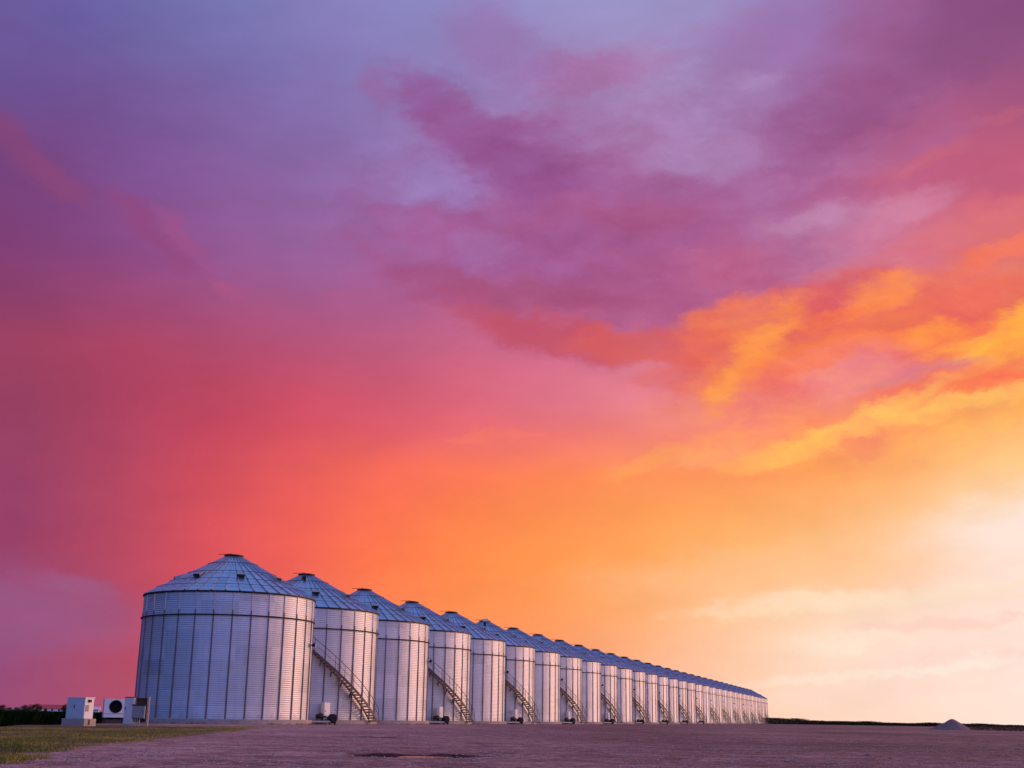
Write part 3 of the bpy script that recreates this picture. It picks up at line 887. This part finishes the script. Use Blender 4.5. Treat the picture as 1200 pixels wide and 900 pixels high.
for k in range(6):
    a = 2*math.pi*k/6
    c, s = math.cos(a), math.sin(a); c2, s2 = math.cos(a + 0.55), math.sin(a + 0.55)
    vs = [(0.06 + 0.05*c, -0.10, 0.84 + 0.05*s), (0.06 + 0.27*c, -0.12, 0.84 + 0.27*s), (0.06 + 0.27*c2, -0.02, 0.84 + 0.27*s2), (0.06 + 0.05*c2, -0.04, 0.84 + 0.05*s2)]
    mb.add(vs, [(0, 1, 2, 3)])
mb.lathe([(0.07, 0.0), (0.05, -0.05), (0.0, -0.06)], 16, True, axis=(0, 1, 0), org=(0.06, -0.08, 0.84))
mb.build('fan_wheel', M['black'], fu)
mb = MB(); mb.lathe([(0.30, 0.0), (0.30, 0.16), (0.0, 0.161)], 32, False, axis=(0, 1, 0), org=(0.06, -0.15, 0.84)); mb.build('shade_backing', M['black'], fu)  # black cup added behind the wheel as the shade inside the housing
mb = MB(); box_part(mb, -0.515, 0.515, -0.292, -0.283, 0.475, 0.495); mb.build('seam_strip', M['grey'], fu)
for x in (-0.44, 0.44):
    for y in (-0.22, 0.28):
        mb = MB(); box_part(mb, x-0.03, x+0.03, y-0.03, y+0.03, -0.1, 0.298); mb.build('leg', M['dark'], fu)
mb = MB(); box_part(mb, -0.5, 0.5, 0.02, 0.30, -0.06, 0.20); mb.build('skid', M['stair_dark'], fu)
tag(fu, 'white square ventilation unit with a big dark round fan opening', 'fan unit')

# tall pale cabinet with one narrow door
mc = empty('meter_cabinet', (-15.22, 52.0, gz(-15.22, 52.0)), yaw_for(-16.5, 20))
mb = MB(); box_part(mb, -0.38, 0, 0, 0.34, 0.08, 1.11, 0.01); mb.build('body', M['pale'], mc)
mb = MB(); box_part(mb, -0.40, 0.02, -0.02, 0.36, 1.112, 1.14, 0.006); mb.build('lid', M['dark'], mc)
mb = MB(); box_part(mb, -0.35, -0.03, -0.016, -0.003, 0.22, 1.07, 0.004); d = mb.build('door', M['pale'], mc)
mb = MB(); box_part(mb, -0.335, -0.31, -0.035, -0.018, 0.62, 0.74); mb.build('handle', M['dark'], d)
mb = MB(); box_part(mb, -0.40, 0.02, -0.02, 0.36, -0.12, 0.078, 0.01); mb.build('plinth', M['concrete'], mc)
tag(mc, 'tall narrow pale blue grey cabinet with a single door beside the rusty board', 'electrical cabinet')

# rusty board between posts, carrying a grey switch box
bd = empty('panel_board', (-14.75, 52.3, gz(-14.75, 52.3)), yaw_for(-15.8, 12))
mb = MB(); box_part(mb, -0.58, 0.0, 0.03, 0.06, 0.16, 1.12); mb.build('backboard', M['rust'], bd)
mb = MB(); box_part(mb, 0.0, 0.09, -0.03, 0.08, -0.2, 1.17, 0.006); mb.build('post', M['post'], bd)
mb = MB(); box_part(mb, -0.66, -0.59, 0.0, 0.08, -0.2, 1.10, 0.006); mb.build('post', M['rust'], bd)
mb = MB(); box_part(mb, -0.60, 0.0, -0.02, 0.028, 1.06, 1.11); mb.build('rail', M['rust'], bd)
tag(bd, 'rusty brown board between two posts in front of the near silo', 'panel board')
sb = empty('switch_box', (-14.64, 52.27, gz(-14.75, 52.3)), yaw_for(-15.8, 12))
mb = MB(); box_part(mb, -0.64, -0.14, -0.24, 0.0, 0.30, 0.80, 0.012); mb.build('body', M['grey'], sb)
mb = MB(); box_part(mb, -0.62, -0.17, -0.256, -0.243, 0.33, 0.77, 0.004); d = mb.build('door', M['grey'], sb)
mb = MB(); box_part(mb, -0.21, -0.19, -0.272, -0.258, 0.52, 0.60); mb.build('handle', M['dark'], d)
mb = MB(); box_part(mb, -0.66, -0.12, -0.26, 0.01, 0.803, 0.85, 0.006); mb.build('rain_hood', M['dark'], sb)
for x in (-0.50, -0.42, -0.34):
    mb = MB(); mb.tube([(x, -0.12, 0.298), (x, -0.12, -0.05)], 0.022, 8); mb.build('conduit', M['steel'], sb)
tag(sb, 'grey wall switch box with conduits fixed to the rusty board', 'switch box')

# ------------------------------------------------------------------ plants
def leaf_quad(vs, fs, c, s, rng):
    a, b_ = rng.uniform(0, 2*math.pi), rng.uniform(-0.9, 0.9)
    u = Vector((math.cos(a), math.sin(a), b_*0.6)).normalized()
    w = u.cross(Vector((rng.uniform(-1, 1), rng.uniform(-1, 1), rng.uniform(-1, 1)))).normalized()
    c = Vector(c); b0 = len(vs)
    vs += [c - u*s, c + w*s*0.45, c + u*s, c - w*s*0.45]
    fs.append((b0, b0+1, b0+2, b0+3))

def crown_mesh(rng, h0, h1, rad, clumps, leaves, size):
    mb = MB(); vs, fs = [], []
    for _ in range(clumps):
        a = rng.uniform(0, 2*math.pi); q = math.sqrt(rng.random())*rad*0.8
        z = rng.uniform(h0 + (h1-h0)*0.12, h1 - (h1-h0)*0.12)
        k = 1 - 0.55*abs((z - h0)/(h1 - h0) - 0.42)*2
        cx, cy = q*k*math.cos(a), q*k*math.sin(a); cr = rad*rng.uniform(0.22, 0.42)
        for _ in range(leaves):
            d = Vector((rng.gauss(0, 1), rng.gauss(0, 1), rng.gauss(0, 0.8)))
            d = d.normalized()*cr*rng.random()**0.4
            leaf_quad(vs, fs, (cx + d.x, cy + d.y, max(h0*0.7, z + d.z)), size*rng.uniform(0.6, 1.3), rng)
    mb.add(vs, fs)
    return mb

def tree(name, x, y, h, w, seed, label, group):
    rng = random.Random(seed)
    e = empty(name, (x, y, -0.05))
    mb = MB()
    th = h*0.35
    mb.lathe([(0.045*h, 0), (0.032*h, th*0.5), (0.02*h, th), (0.008*h, h*0.75)], 8)
    for k in range(4):
        a = rng.uniform(0, 6.28); z0 = th*rng.uniform(0.6, 1.0)
        mb.tube([(0, 0, z0), (0.5*w*0.4*math.cos(a), 0.5*w*0.4*math.sin(a), z0 + h*0.18), (0.5*w*0.75*math.cos(a), 0.5*w*0.75*math.sin(a), z0 + h*0.36)], 0.012*h, 6)
    mb.build('trunk', M['bark'], e)
    crown_mesh(rng, h*0.06, h, w*0.72, 30, 46, h*0.06).build('crown', M['leaf'], e)
    tag(e, label, 'tree', group)
    return e

def dirpt(az, dist): return dist*math.sin(R(az)), dist*math.cos(R(az))
TREES = [(-21.55, 640, 3.3, 3.2, 'dark tree cut by the left edge of the picture on the horizon'),
         (-21.30, 660, 2.2, 3.6, 'low spreading dark tree next to the left picture edge on the horizon'),
         (-20.98, 700, 2.6, 3.0, 'small dark tree between the low one and the broad clump, far left horizon'),
         (-20.72, 690, 3.6, 4.6, 'broad dark tree in the middle of the far left treeline'),
         (-20.45, 700, 3.2, 4.4, 'dark tree just left of the round one near the red roof'),
         (-20.22, 650, 3.9, 4.0, 'round dark tree at the left end of the red roofed building'),
         (-19.05, 640, 4.0, 3.6, 'dark tree at the right end of the red roofed building'),
         (-18.92, 600, 3.1, 3.4, 'dark tree half hidden behind the transformer cabinet')]
for i, (az, d, h, w, lab) in enumerate(TREES):
    x, y = dirpt(az, d)
    tree('dark_tree', x, y, h, w, 40 + i, lab, 'dark trees on the far left horizon')

# rounded shrub behind the gap between cabinet and fan unit
sh = empty('shrub', (-21.9, 74.5, 0.0))
rng = random.Random(5)
mb = MB()
for k in range(7):
    a = rng.uniform(0, 6.28)
    mb.tube([(0, 0, -0.05), (0.2*math.cos(a), 0.2*math.sin(a), 0.4), (0.4*math.cos(a), 0.4*math.sin(a), 0.75)], 0.02, 5)
mb.build('stem', M['bark'], sh)
crown_mesh(rng, 0.0, 1.02, 0.62, 26, 90, 0.055).build('foliage', M['shrub'], sh)
tag(sh, 'rounded green shrub between the transformer cabinet and the ventilation unit', 'shrub')

# crop: a dense dark green field, knee high
def build_crop():
    rng = random.Random(11)
    mb = MB()
    # canopy sheet, bumpy, following the field outline
    vs, fs = [], []
    ys = []
    y = 26.0
    while y < 900:
        ys.append(y); y *= 1.012 if y < 90 else 1.06
    nu = 90
    for j, y in enumerate(ys):
        if y < FIELD_EDGE[-1][1]: xr = interp(FIELD_EDGE, y)
        else: xr = FIELD_EDGE[-1][0] + (y - FIELD_EDGE[-1][1])*0.293
        xl = xr - 30 - y*0.75
        for k in range(nu + 1):
            u = (k/nu)**1.6
            x = xr + (xl - xr)*u
            h = 0.40 + 0.05*noise.noise(Vector((x*0.9, y*0.9, 0))) + 0.05*noise.noise(Vector((x*4, y*4, 3)))
            if k == 0: h = -0.05
            elif k == 1: h *= 0.85
            if j == 0: h = -0.05
            vs.append((x + (0.12*noise.noise(Vector((x, y*2, 9))) if k == 0 else 0), y, h))
    m_ = nu + 1
    for j in range(len(ys)-1):
        for k in range(nu):
            fs.append((j*m_+k, j*m_+k+1, (j+1)*m_+k+1, (j+1)*m_+k))
    mb.add(vs, fs, True)
    # blades on the edge and over the near part
    bv, bf = [], []
    for _ in range(36000):
        y = 30 + (rng.random()**2.2)*90
        if y < FIELD_EDGE[-1][1]: xr = interp(FIELD_EDGE, y)
        else: xr = FIELD_EDGE[-1][0]
        x = xr + 0.15 - (rng.random()**2.0)*26
        h = rng.uniform(0.34, 0.56); a = rng.uniform(0, 6.28); l = rng.uniform(0.05, 0.2); w = rng.uniform(0.008, 0.02)
        dx, dy = math.cos(a), math.sin(a); b0 = len(bv)
        bv += [(x - dy*w, y + dx*w, -0.02), (x + dy*w, y - dx*w, -0.02), (x + dx*l*0.4 + dy*w*0.8, y + dy*l*0.4 - dx*w*0.8, h*0.75), (x + dx*l, y + dy*l, h), (x + dx*l*0.4 - dy*w*0.8, y + dy*l*0.4 + dx*w*0.8, h*0.75)]
        bf.append((b0, b0+1, b0+2, b0+3, b0+4))
    mb.add(bv, bf)
    o = mb.build('crop_field', M['crop'])
    tag(o, 'dense dark green crop field behind the grass on the left', 'crop', kind='stuff')
build_crop()

# verge: short dry grass with green edges
def build_grass():
    rng = random.Random(3)
    mb = MB(); vs, fs = [], []
    n = 0
    while n < 95000:
        y = 11.0 + (rng.random()**1.25)*49
        xf = interp(GRASS_FRONT, y)
        # left limit: what the frame can see, and the field
        xl = -0.50*y - 2.5
        x = rng.uniform(xl, xf + 0.5)
        if y > 20 and y > 20.0 + (60 + x)*0.0:
            # behind the far edge: no grass
            lim = None
            for (x0, y0), (x1, y1) in zip(GRASS_BACK, GRASS_BACK[1:]):
                if x0 <= x <= x1: lim = y0 + (y1 - y0)*(x - x0)/(x1 - x0)
            if lim is not None and y > lim + 0.25*noise.noise(Vector((x*1.2, 0, 4))): n += 0.2; continue
        edge = xf + 0.8*noise.noise(Vector((x*0.5, y*0.35, 2.0))) + 0.35*noise.noise(Vector((x*2, y*1.5, 6.0)))
        if x > edge: n += 0.2; continue
        cl = noise.noise(Vector((x*0.8, y*0.5, 1.0)))
        dens = 0.62 + 0.8*cl
        if rng.random() > dens: n += 0.3; continue
        n += 1
        near = max(0.0, 1 - abs(x - edge)/1.6)
        h = rng.uniform(0.016, 0.042)*(1 + 0.7*near*max(0, cl + 0.3)) * (1 + 0.3*cl)
        a = rng.uniform(0, 6.28); l = h*rng.uniform(0.3, 0.9); w = rng.uniform(0.004, 0.009)
        z = gz(x, y) - 0.004
        dx, dy = math.cos(a), math.sin(a); b0 = len(vs)
        vs += [(x - dy*w, y + dx*w, z), (x + dy*w, y - dx*w, z), (x + dx*l, y + dy*l, z + h)]
        fs.append((b0, b0+1, b0+2))
    mb.add(vs, fs)
    o = mb.build('verge_grass', M['grass'])
    tag(o, 'short dry brown and green grass along the edge of the gravel yard', 'grass', kind='stuff')
build_grass()

# weeds that have taken hold along the foot of the near foundations
def build_base_weeds():
    rng = random.Random(17)
    mb = MB(); vs, fs = [], []
    for i in range(6):
        cx, cy = ROW0[0] + STEP[0]*i, ROW0[1] + STEP[1]*i
        for _ in range(46 if i == 0 else 16):
            a = R(rng.uniform(-170, 5)); q = RAD + 0.36 + abs(rng.gauss(0, 0.14))
            x, y = cx + q*math.cos(a), cy + q*math.sin(a)
            if noise.noise(Vector((x*0.5, y*0.5, 3))) < -0.12: continue
            z = gz(x, y) - 0.01
            for _b in range(26):
                b0 = len(vs); t_ = rng.uniform(0, 6.28); h = rng.uniform(0.05, 0.22); l = h*rng.uniform(0.2, 0.8); w = 0.008
                px, py = x + rng.gauss(0, 0.09), y + rng.gauss(0, 0.09); dx, dy = math.cos(t_), math.sin(t_)
                vs += [(px - dy*w, py + dx*w, z), (px + dy*w, py - dx*w, z), (px + dx*l, py + dy*l, z + h)]
                fs.append((b0, b0+1, b0+2))
    mb.add(vs, fs)
    tag(mb.build('base_weeds', M['grass']), 'thin tufts of weeds along the foot of the near silo foundations', 'weeds', kind='stuff')
build_base_weeds()

# loose stones on the yard
def build_stones():
    rng = random.Random(9)
    mb = MB(); vs, fs = [], []
    ico = [(0,0,1), (0.9,0,0.2), (0.28,0.85,0.25), (-0.73,0.53,0.2), (-0.73,-0.53,0.25), (0.28,-0.85,0.2), (0,0,-0.5)]
    tri = [(0,1,2), (0,2,3), (0,3,4), (0,4,5), (0,5,1), (6,2,1), (6,3,2), (6,4,3), (6,5,4), (6,1,5)]
    for _ in range(30000):
        y = 11 + (rng.random()**1.8)*40
        x = rng.uniform(-0.47*y - 0.5, 0.5*y + 0.5)
        if y < 56 and x < interp(GRASS_FRONT, y) + 0.2: continue
        if noise.noise(Vector((x*0.6, y*0.35, 8.0))) + rng.random()*0.9 < 0.32: continue
        s = 0.005 + 0.020*rng.random()**3
        if rng.random() < 0.012: s *= 2.0
        z = gz(x, y); a = rng.uniform(0, 6.28); c, sn = math.cos(a), math.sin(a); k = rng.uniform(0.6, 1.3); b0 = len(vs)
        for p in ico:
            px, py = p[0]*s*k, p[1]*s
            vs.append((x + px*c - py*sn, y + px*sn + py*c, z + p[2]*s*0.7))
        for q in tri: fs.append(tuple(b0 + i for i in q))
    mb.add(vs, fs)
    o = mb.build('loose_gravel', M['pebble'])
    tag(o, 'loose pale gravel stones strewn over the yard in front', 'gravel', kind='stuff')
build_stones()

# gravel heap on the right
def build_pile():
    cx, cy = 48.3, 139.0
    mb = MB(); vs, fs = [], []
    nr, na = 34, 96
    for i in range(nr + 1):
        u = i/nr; r = 2.75*u
        for k in range(na):
            a = 2*math.pi*k/na
            x, y = r*math.cos(a), r*math.sin(a)
            d1 = math.hypot(x - 0.15, y)
            h = 1.36*max(0, 1 - math.sqrt(d1*d1 + 0.10)/2.05)
            h2 = 0.70*max(0, 1 - math.hypot(x + 0.95, y - 0.2)/1.5)
            h3 = 0.26*max(0, 1 - math.hypot(x + 1.9, y + 0.1)/0.95)
            h = max(h, h2, h3)
            h += 0.05*noise.noise(Vector((x*1.8, y*1.8, 2))) + 0.03*noise.noise(Vector((x*6, y*6, 5)))
            h *= min(1, (1 - u)*5)
            vs.append((x, y, h - 0.06*u))
    for i in range(nr):
        for k in range(na):
            l = (k+1) % na
            fs.append((i*na+k, (i+1)*na+k, (i+1)*na+l, i*na+l))
    mb.add(vs, fs, True)
    o = mb.build('gravel_heap', M['pile'], None, (cx, cy, gz(cx, cy)))
    tag(o, 'pointed heap of grey gravel at the far right edge of the yard', 'gravel heap')
build_pile()

def scrub(name, segs, mat, label, cat, seed, dens, size):
    """a strip of rough bushes: leaf faces in uneven clumps along a line"""
    rng = random.Random(seed)
    mb = MB(); vs, fs = [], []
    for (az0, d0, az1, d1, h0, h1) in segs:
        x0, y0 = dirpt(az0, d0); x1, y1 = dirpt(az1, d1)
        L = math.hypot(x1-x0, y1-y0); n = int(L*dens)
        for i in range(n):
            t = rng.random()
            hh = (h0 + (h1 - h0)*t)
            q = 0.55 + 0.6*noise.noise(Vector((t*L*0.12, seed, 0))) + 0.35*noise.noise(Vector((t*L*0.5, seed, 4)))
            hh *= max(0.22, q*1.35 + 0.15)
            x = x0 + (x1-x0)*t + rng.gauss(0, 1.2); y = y0 + (y1-y0)*t + rng.gauss(0, 2.5)
            leaf_quad(vs, fs, (x, y, hh*rng.random()**0.8), size*rng.uniform(0.6, 1.3), rng)
    mb.add(vs, fs)
    o = mb.build(name, mat)
    tag(o, label, cat, kind='stuff')
scrub('hedgerow', [(11.5, 470, 14.2, 450, 2.1, 1.4), (14.2, 450, 18.9, 430, 1.25, 1.0), (18.5, 430, 27.0, 420, 1.0, 0.8)], M['hedge'],
      'dark uneven hedgerow along the horizon right of the silos', 'hedgerow', 21, 520, 0.17)
scrub('far_scrub', [(-23.0, 690, -20.4, 690, 1.5, 1.2), (-20.4, 690, -17.0, 690, 0.7, 0.8)], M['leaf'],
      'low dark scrub below the trees on the far left horizon', 'scrub', 23, 60, 0.3)
scrub('dry_weeds', [(19.9, 150, 27.0, 146, 0.46, 0.52)], M['weed'], 'reddish brown strip of dry weeds beside the gravel heap', 'weeds', 22, 520, 0.07)

# ------------------------------------------------------------------ buildings on the left horizon
def farmhouse():
    x, y = dirpt(-19.68, 800)
    e = empty('farm_building', (x, y, 0.0), R(19.6))
    L, D, H, RH = 23.0, 9.0, 2.35, 2.0
    mb = MB(); box_part(mb, -L/2, L/2, 0, D, -0.2, H)
    mb.add([(-L/2+0.02, 0, H), (-L/2+0.02, D, H), (-L/2+0.02, D/2, H + RH*0.97)], [(0, 2, 1)])
    mb.add([(L/2-0.02, 0, H), (L/2-0.02, D, H), (L/2-0.02, D/2, H + RH*0.97)], [(0, 1, 2)])
    mb.build('wall', M['white'], e)
    mb = MB()
    for s, yy in ((-1, -0.5), (1, D + 0.5)):
        vs = [(-L/2-0.5, yy, H-0.2), (L/2+0.5, yy, H-0.2), (L/2+0.5, D/2, H+RH), (-L/2-0.5, D/2, H+RH)]
        vs += [(a, b_, c+0.12) for a, b_, c in vs]
        mb.add(vs, [(0,1,2,3), (7,6,5,4), (0,4,5,1), (1,5,6,2), (2,6,7,3), (3,7,4,0)])
    r = mb.build('roof', M['red_roof'], e)
    for xx in (-8.2, -5.4, 1.2, 5.0, 8.0):
        mb = MB(); box_part(mb, xx-0.55, xx+0.55, -0.05, -0.005, 0.9, 1.9); mb.build('window', M['dark'], e)
    mb = MB(); box_part(mb, -3.4, -1.6, -0.06, -0.005, 0.0, 2.1); mb.build('door', M['dark'], e)
    tag(e, 'long white farm building with a red roof, far off on the left horizon', 'farm building')
    def shed(px, d, L, H, RH, D, name, label, wall, roof, rz):
        x, y = dirpt(px, d)
        s = empty(name, (x, y, 0.0), R(rz))
        mb = MB(); box_part(mb, -L/2, L/2, 0, D, -0.2, H); mb.build('wall', wall, s)
        mb = MB(); vs = [(-L/2-0.3, -0.4, H-0.05), (L/2+0.3, -0.4, H-0.05), (L/2+0.3, D/2, H+RH), (-L/2-0.3, D/2, H+RH), (L/2+0.3, D+0.4, H-0.05), (-L/2-0.3, D+0.4, H-0.05)]
        mb.add(vs, [(0,1,2,3), (3,2,4,5), (1,4,2), (0,3,5), (0,5,4,1)]); mb.build('roof', roof, s)
        mb = MB(); box_part(mb, -L*0.1, L*0.1, -0.05, -0.004, 0, H*0.8); mb.build('door', M['grey'], s)
        tag(s, label, 'shed')
    shed(-20.80, 730, 12.0, 1.5, 0.6, 6.0, 'low_shed', 'low pale shed between the dark trees left of the red roof', M['concrete'], M['concrete'], 20)
    shed(-17.98, 300, 2.6, 1.15, 0.55, 2.2, 'small_shed', 'small white roofed shed peeking out right of the transformer cabinet', M['white'], M['white'], 12)
farmhouse()

# ------------------------------------------------------------------ sky
SUN_AZ, SUN_EL = 66.0, 11.5
def build_world():
    w = bpy.data.worlds.new('World'); scene.world = w
    w.use_nodes = True
    t = NT(w.node_tree)
    bg = t.n['Background']
    d = t.new('ShaderNodeTexCoord').outputs['Generated']
    x, y, z = t.xyz(d)
    D = 180/math.pi
    az0 = t.math('MULTIPLY', t.math('ARCTAN2', x, y), D)
    el0 = t.math('MULTIPLY', t.math('ARCSINE', t.math('MAXIMUM', t.math('MINIMUM', z, 1.0), -1.0)), D)
    flat = t.comb(az0, el0, 0.0)
    # turbulence that stretches along the wind, rising to the right
    wv = t.mapping(flat, rot=(0, 0, R(-9)), scale=(0.10, 0.22, 1))
    n1 = t.noise(wv, 1.0, 6, 0.58, out=1)
    cloudw = t.vmath('SUBTRACT', n1, (0.5, 0.5, 0.5))
    n2 = t.noise(t.mapping(flat, rot=(0, 0, R(-12)), scale=(0.42, 0.72, 1), loc=(5, 2, 0)), 1.0, 9, 0.66, out=1)
    curl = t.vmath('MULTIPLY', t.vmath('SUBTRACT', n2, (0.5, 0.5, 0.5)), (2.6, 2.0, 0.0))
    wl = t.vmath('MULTIPLY', cloudw, (1.6, 1.2, 0.0))
    wc = t.vmath('MULTIPLY', cloudw, (1.2, 0.8, 0.0))
    base = t.vmath('ADD', flat, t.vmath('ADD', wl, t.vmath('MULTIPLY', curl, (0.35, 0.35, 0.0))))
    cl = t.vmath('ADD', flat, t.vmath('ADD', wc, curl))
    az, el, _ = t.xyz(base)
    fac = t.maprange(el, -2.0, 90.0)
    def pos(e): return max(0.0, min(1.0, (e + 2.0)/92.0))
    out = None; prev = None
    cols = []
    def back(stops): return [(pos(e), c) for e, c in stops]
    ZEN = (.30, .23, .50)
    BACK = [(-0.5, (.44, .39, .74)), (6, (.39, .41, .92)), (16, (.22, .34, 1.0)), (34, (.15, .29, .95)), (50, (.22, .27, .70)), (70, (.38, .24, .46)), (90, ZEN)]
    LEFT = [(-0.5, (.06, .04, .11)), (10, (.05, .045, .16)), (25, (.05, .06, .24)), (45, (.06, .09, .36)), (90, ZEN)]
    cols.append((-180, back(BACK)))
    cols.append((-130, back([(-0.5, (.055, .07, .27)), (10, (.05, .10, .42)), (25, (.045, .14, .54)), (45, (.05, .20, .72)), (90, ZEN)])))
    cols.append((-85, back(LEFT)))
    cols.append((-50, back([(-0.5, (.24, .08, .15)), (8, (.22, .06, .13)), (16, (.18, .05, .13)), (26, (.13, .08, .24)), (45, (.12, .13, .34)), (90, ZEN)])))
    for a, cs in SKY_COLS:
        st = [(pos(e), lin(c)) for e, c in zip(SKY_EL, cs)]
        st += [(pos(39), (.20, .24, .54)), (pos(47), (.14, .29, .72)), (pos(62), (.13, .27, .70)), (pos(76), (.20, .24, .58)), (pos(90), ZEN)]
        cols.append((a, st))
    cols.append((38, back([(-0.5, (1.15, .85, .68)), (7, (1.25, .85, .55)), (14, (1.05, .55, .20)), (22, (.80, .30, .13)), (32, (.56, .20, .22)), (46, (.46, .19, .34)), (62, (.15, .16, .50)), (90, ZEN)])))
    cols.append((64, back([(-0.5, (2.2, 1.35, .98)), (7, (2.2, 1.25, .82)), (16, (1.5, .72, .42)), (28, (1.0, .42, .32)), (45, (.58, .26, .36)), (62, (.15, .16, .52)), (90, ZEN)])))
    cols.append((95, back([(-0.5, (1.35, .85, .72)), (8, (1.25, .74, .66)), (20, (.70, .42, .52)), (38, (.34, .21, .46)), (58, (.12, .18, .56)), (90, ZEN)])))
    cols.append((135, back([(-0.5, (.66, .48, .62)), (10, (.56, .44, .70)), (25, (.32, .33, .76)), (45, (.10, .23, .86)), (90, ZEN)])))
    cols.append((180, back(BACK)))
    # every step waits for the one before it (a negligible share of the colour so far is added to its
    # coordinate), which keeps the shader's working memory small
    def after(vec, c):
        nd = t.new('ShaderNodeVectorMath', operation='MULTIPLY_ADD')
        t.put(nd.inputs[0], c); t.put(nd.inputs[1], (1e-6, 1e-6, 0)); t.put(nd.inputs[2], vec)
        return nd.outputs[0]
    for a, st in cols:
        if out is None: out = t.ramp(fac, st)
        else:
            ax_, ex_, _ = t.xyz(after(base, out))
            out = t.mix(t.maprange(ax_, prev, a), out, t.ramp(t.maprange(ex_, -2.0, 90.0), st))
        prev = a
    # cloud banks
    fine = t.noise(t.mapping(flat, rot=(0, 0, R(-10)), scale=(0.16, 0.42, 1)), 1.0, 8, 0.62)
    wisp = t.noise(t.mapping(flat, rot=(0, 0, R(-14)), scale=(0.55, 1.5, 1), loc=(1, 4, 0)), 1.0, 6, 0.6)
    rag = t.math('MULTIPLY_ADD', t.math('SUBTRACT', fine, 0.5), 3.2, t.math('MULTIPLY', t.math('SUBTRACT', wisp, 0.5), 2.0))
    for (a, e, ra, re, rot, col, alpha, rg, soft) in CLOUDS:
        v = t.mapping(after(cl, out), loc=(a, e, 0), rot=(0, 0, R(rot)), scale=(ra, re, 1), kind='TEXTURE')
        l = t.vmath('LENGTH', v, out=1)
        s = t.math('SUBTRACT', t.math('MULTIPLY_ADD', rag, rg*0.55, 1.12), l)
        m_ = t.maprange(s, -soft*0.5 - 0.08, soft*0.8 + 0.12, 0, alpha, 'SMOOTHSTEP')
        out = t.mix(m_, out, lin(col))
    # soft fine mottling of the cloud deck
    mot = t.noise(t.mapping(flat, rot=(0, 0, R(-12)), scale=(0.22, 0.5, 1), loc=(3, 7, 0)), 1.0, 5, 0.55)
    mv = t.maprange(mot, 0.25, 0.75, 0.94, 1.06)
    out = t.mix(1.0, out, t.comb(mv, mv, mv), 'MULTIPLY')
    # curdled texture inside the banks: sunlit rims turn yellow, hollows rose; lavender above
    def bank(a, e, ra, re, rot):
        l = t.vmath('LENGTH', t.mapping(after(cl, out), loc=(a, e, 0), rot=(0, 0, R(rot)), scale=(ra, re, 1), kind='TEXTURE'), out=1)
        return t.maprange(l, 1.15, 0.55, 0, 1, 'SMOOTHSTEP')
    cur = t.noise(t.mapping(after(cl, out), rot=(0, 0, R(-10)), scale=(0.30, 0.72, 1), loc=(2, 9, 0)), 1.0, 7, 0.60)
    dd = t.maprange(cur, 0.30, 0.70, -1.0, 1.0)
    dm = t.math('MULTIPLY', dd, bank(16.5, 15.5, 10.5, 5.2, 8))
    out = t.mix(1.0, out, t.comb(t.math('MULTIPLY_ADD', dm, 0.07, 1.0), t.math('MULTIPLY_ADD', dm, 0.24, 1.0), t.math('MULTIPLY_ADD', dm, -0.08, 1.0)), 'MULTIPLY')
    dp = t.math('MULTIPLY', dd, bank(5.5, 24.0, 17.0, 7.5, 0))
    out = t.mix(1.0, out, t.comb(t.math('MULTIPLY_ADD', dp, 0.06, 1.0), t.math('MULTIPLY_ADD', dp, 0.17, 1.0), t.math('MULTIPLY_ADD', dp, 0.14, 1.0)), 'MULTIPLY')
    # clear evening sky behind the cloud deck, overhead and behind the viewer
    sky = t.new('ShaderNodeTexSky', sky_type='NISHITA')
    sky.sun_disc = False
    sky.sun_elevation = R(SUN_EL); sky.sun_rotation = R(SUN_AZ)
    sky.altitude = 100; sky.air_density = 1.0; sky.dust_density = 1.0; sky.ozone_density = 2.0
    clear = t.maprange(y, 0.35, -0.3, 0, 0.02, 'SMOOTHSTEP')
    add = t.vmath('MULTIPLY', sky.outputs[0], t.comb(clear, clear, clear))
    tot = t.vmath('ADD', out, add)
    t.put(bg.inputs['Color'], tot)
    bg.inputs['Strength'].default_value = 1.0
    w.cycles.sampling_method = 'MANUAL'
    w.cycles.sample_map_resolution = 512
build_world()

sun = bpy.data.lights.new('sun', 'SUN')
sun.energy = 1.35
sun.angle = R(14)
sun.color = (1.0, 0.50, 0.32)
so = bpy.data.objects.new('sun', sun); COL.objects.link(so)
sd = Vector((math.sin(R(SUN_AZ))*math.cos(R(SUN_EL)), math.cos(R(SUN_AZ))*math.cos(R(SUN_EL)), math.sin(R(SUN_EL))))
so.rotation_euler = sd.to_track_quat('Z', 'Y').to_euler()
so.location = sd*50

# ------------------------------------------------------------------ camera
cam = bpy.data.cameras.new('camera')
cam.sensor_width = 36.0
cam.lens = 1446.0/1200*36.0
cam.clip_start = 0.05
cam.clip_end = 20000
co = bpy.data.objects.new('camera', cam); COL.objects.link(co)
th, ro = 0.26464, 0.01487
r0 = Vector((1, 0, 0)); f0 = Vector((0, math.cos(th), math.sin(th))); u0 = Vector((0, -math.sin(th), math.cos(th)))
rx = r0*math.cos(ro) + u0*math.sin(ro); up = u0*math.cos(ro) - r0*math.sin(ro)
mw = Matrix((rx, up, -f0)).transposed().to_4x4()
mw.translation = Vector((0, 0, 0.5206))
co.matrix_world = mw
scene.camera = co

scene.view_settings.view_transform = 'Standard'
scene.view_settings.look = 'None'
scene.view_settings.exposure = 0.0
scene.view_settings.gamma = 1.0
scene.view_settings.use_curve_mapping = False
scene.cycles.max_bounces = 5
scene.cycles.sample_clamp_indirect = 4.0
scene.cycles.use_denoising = True
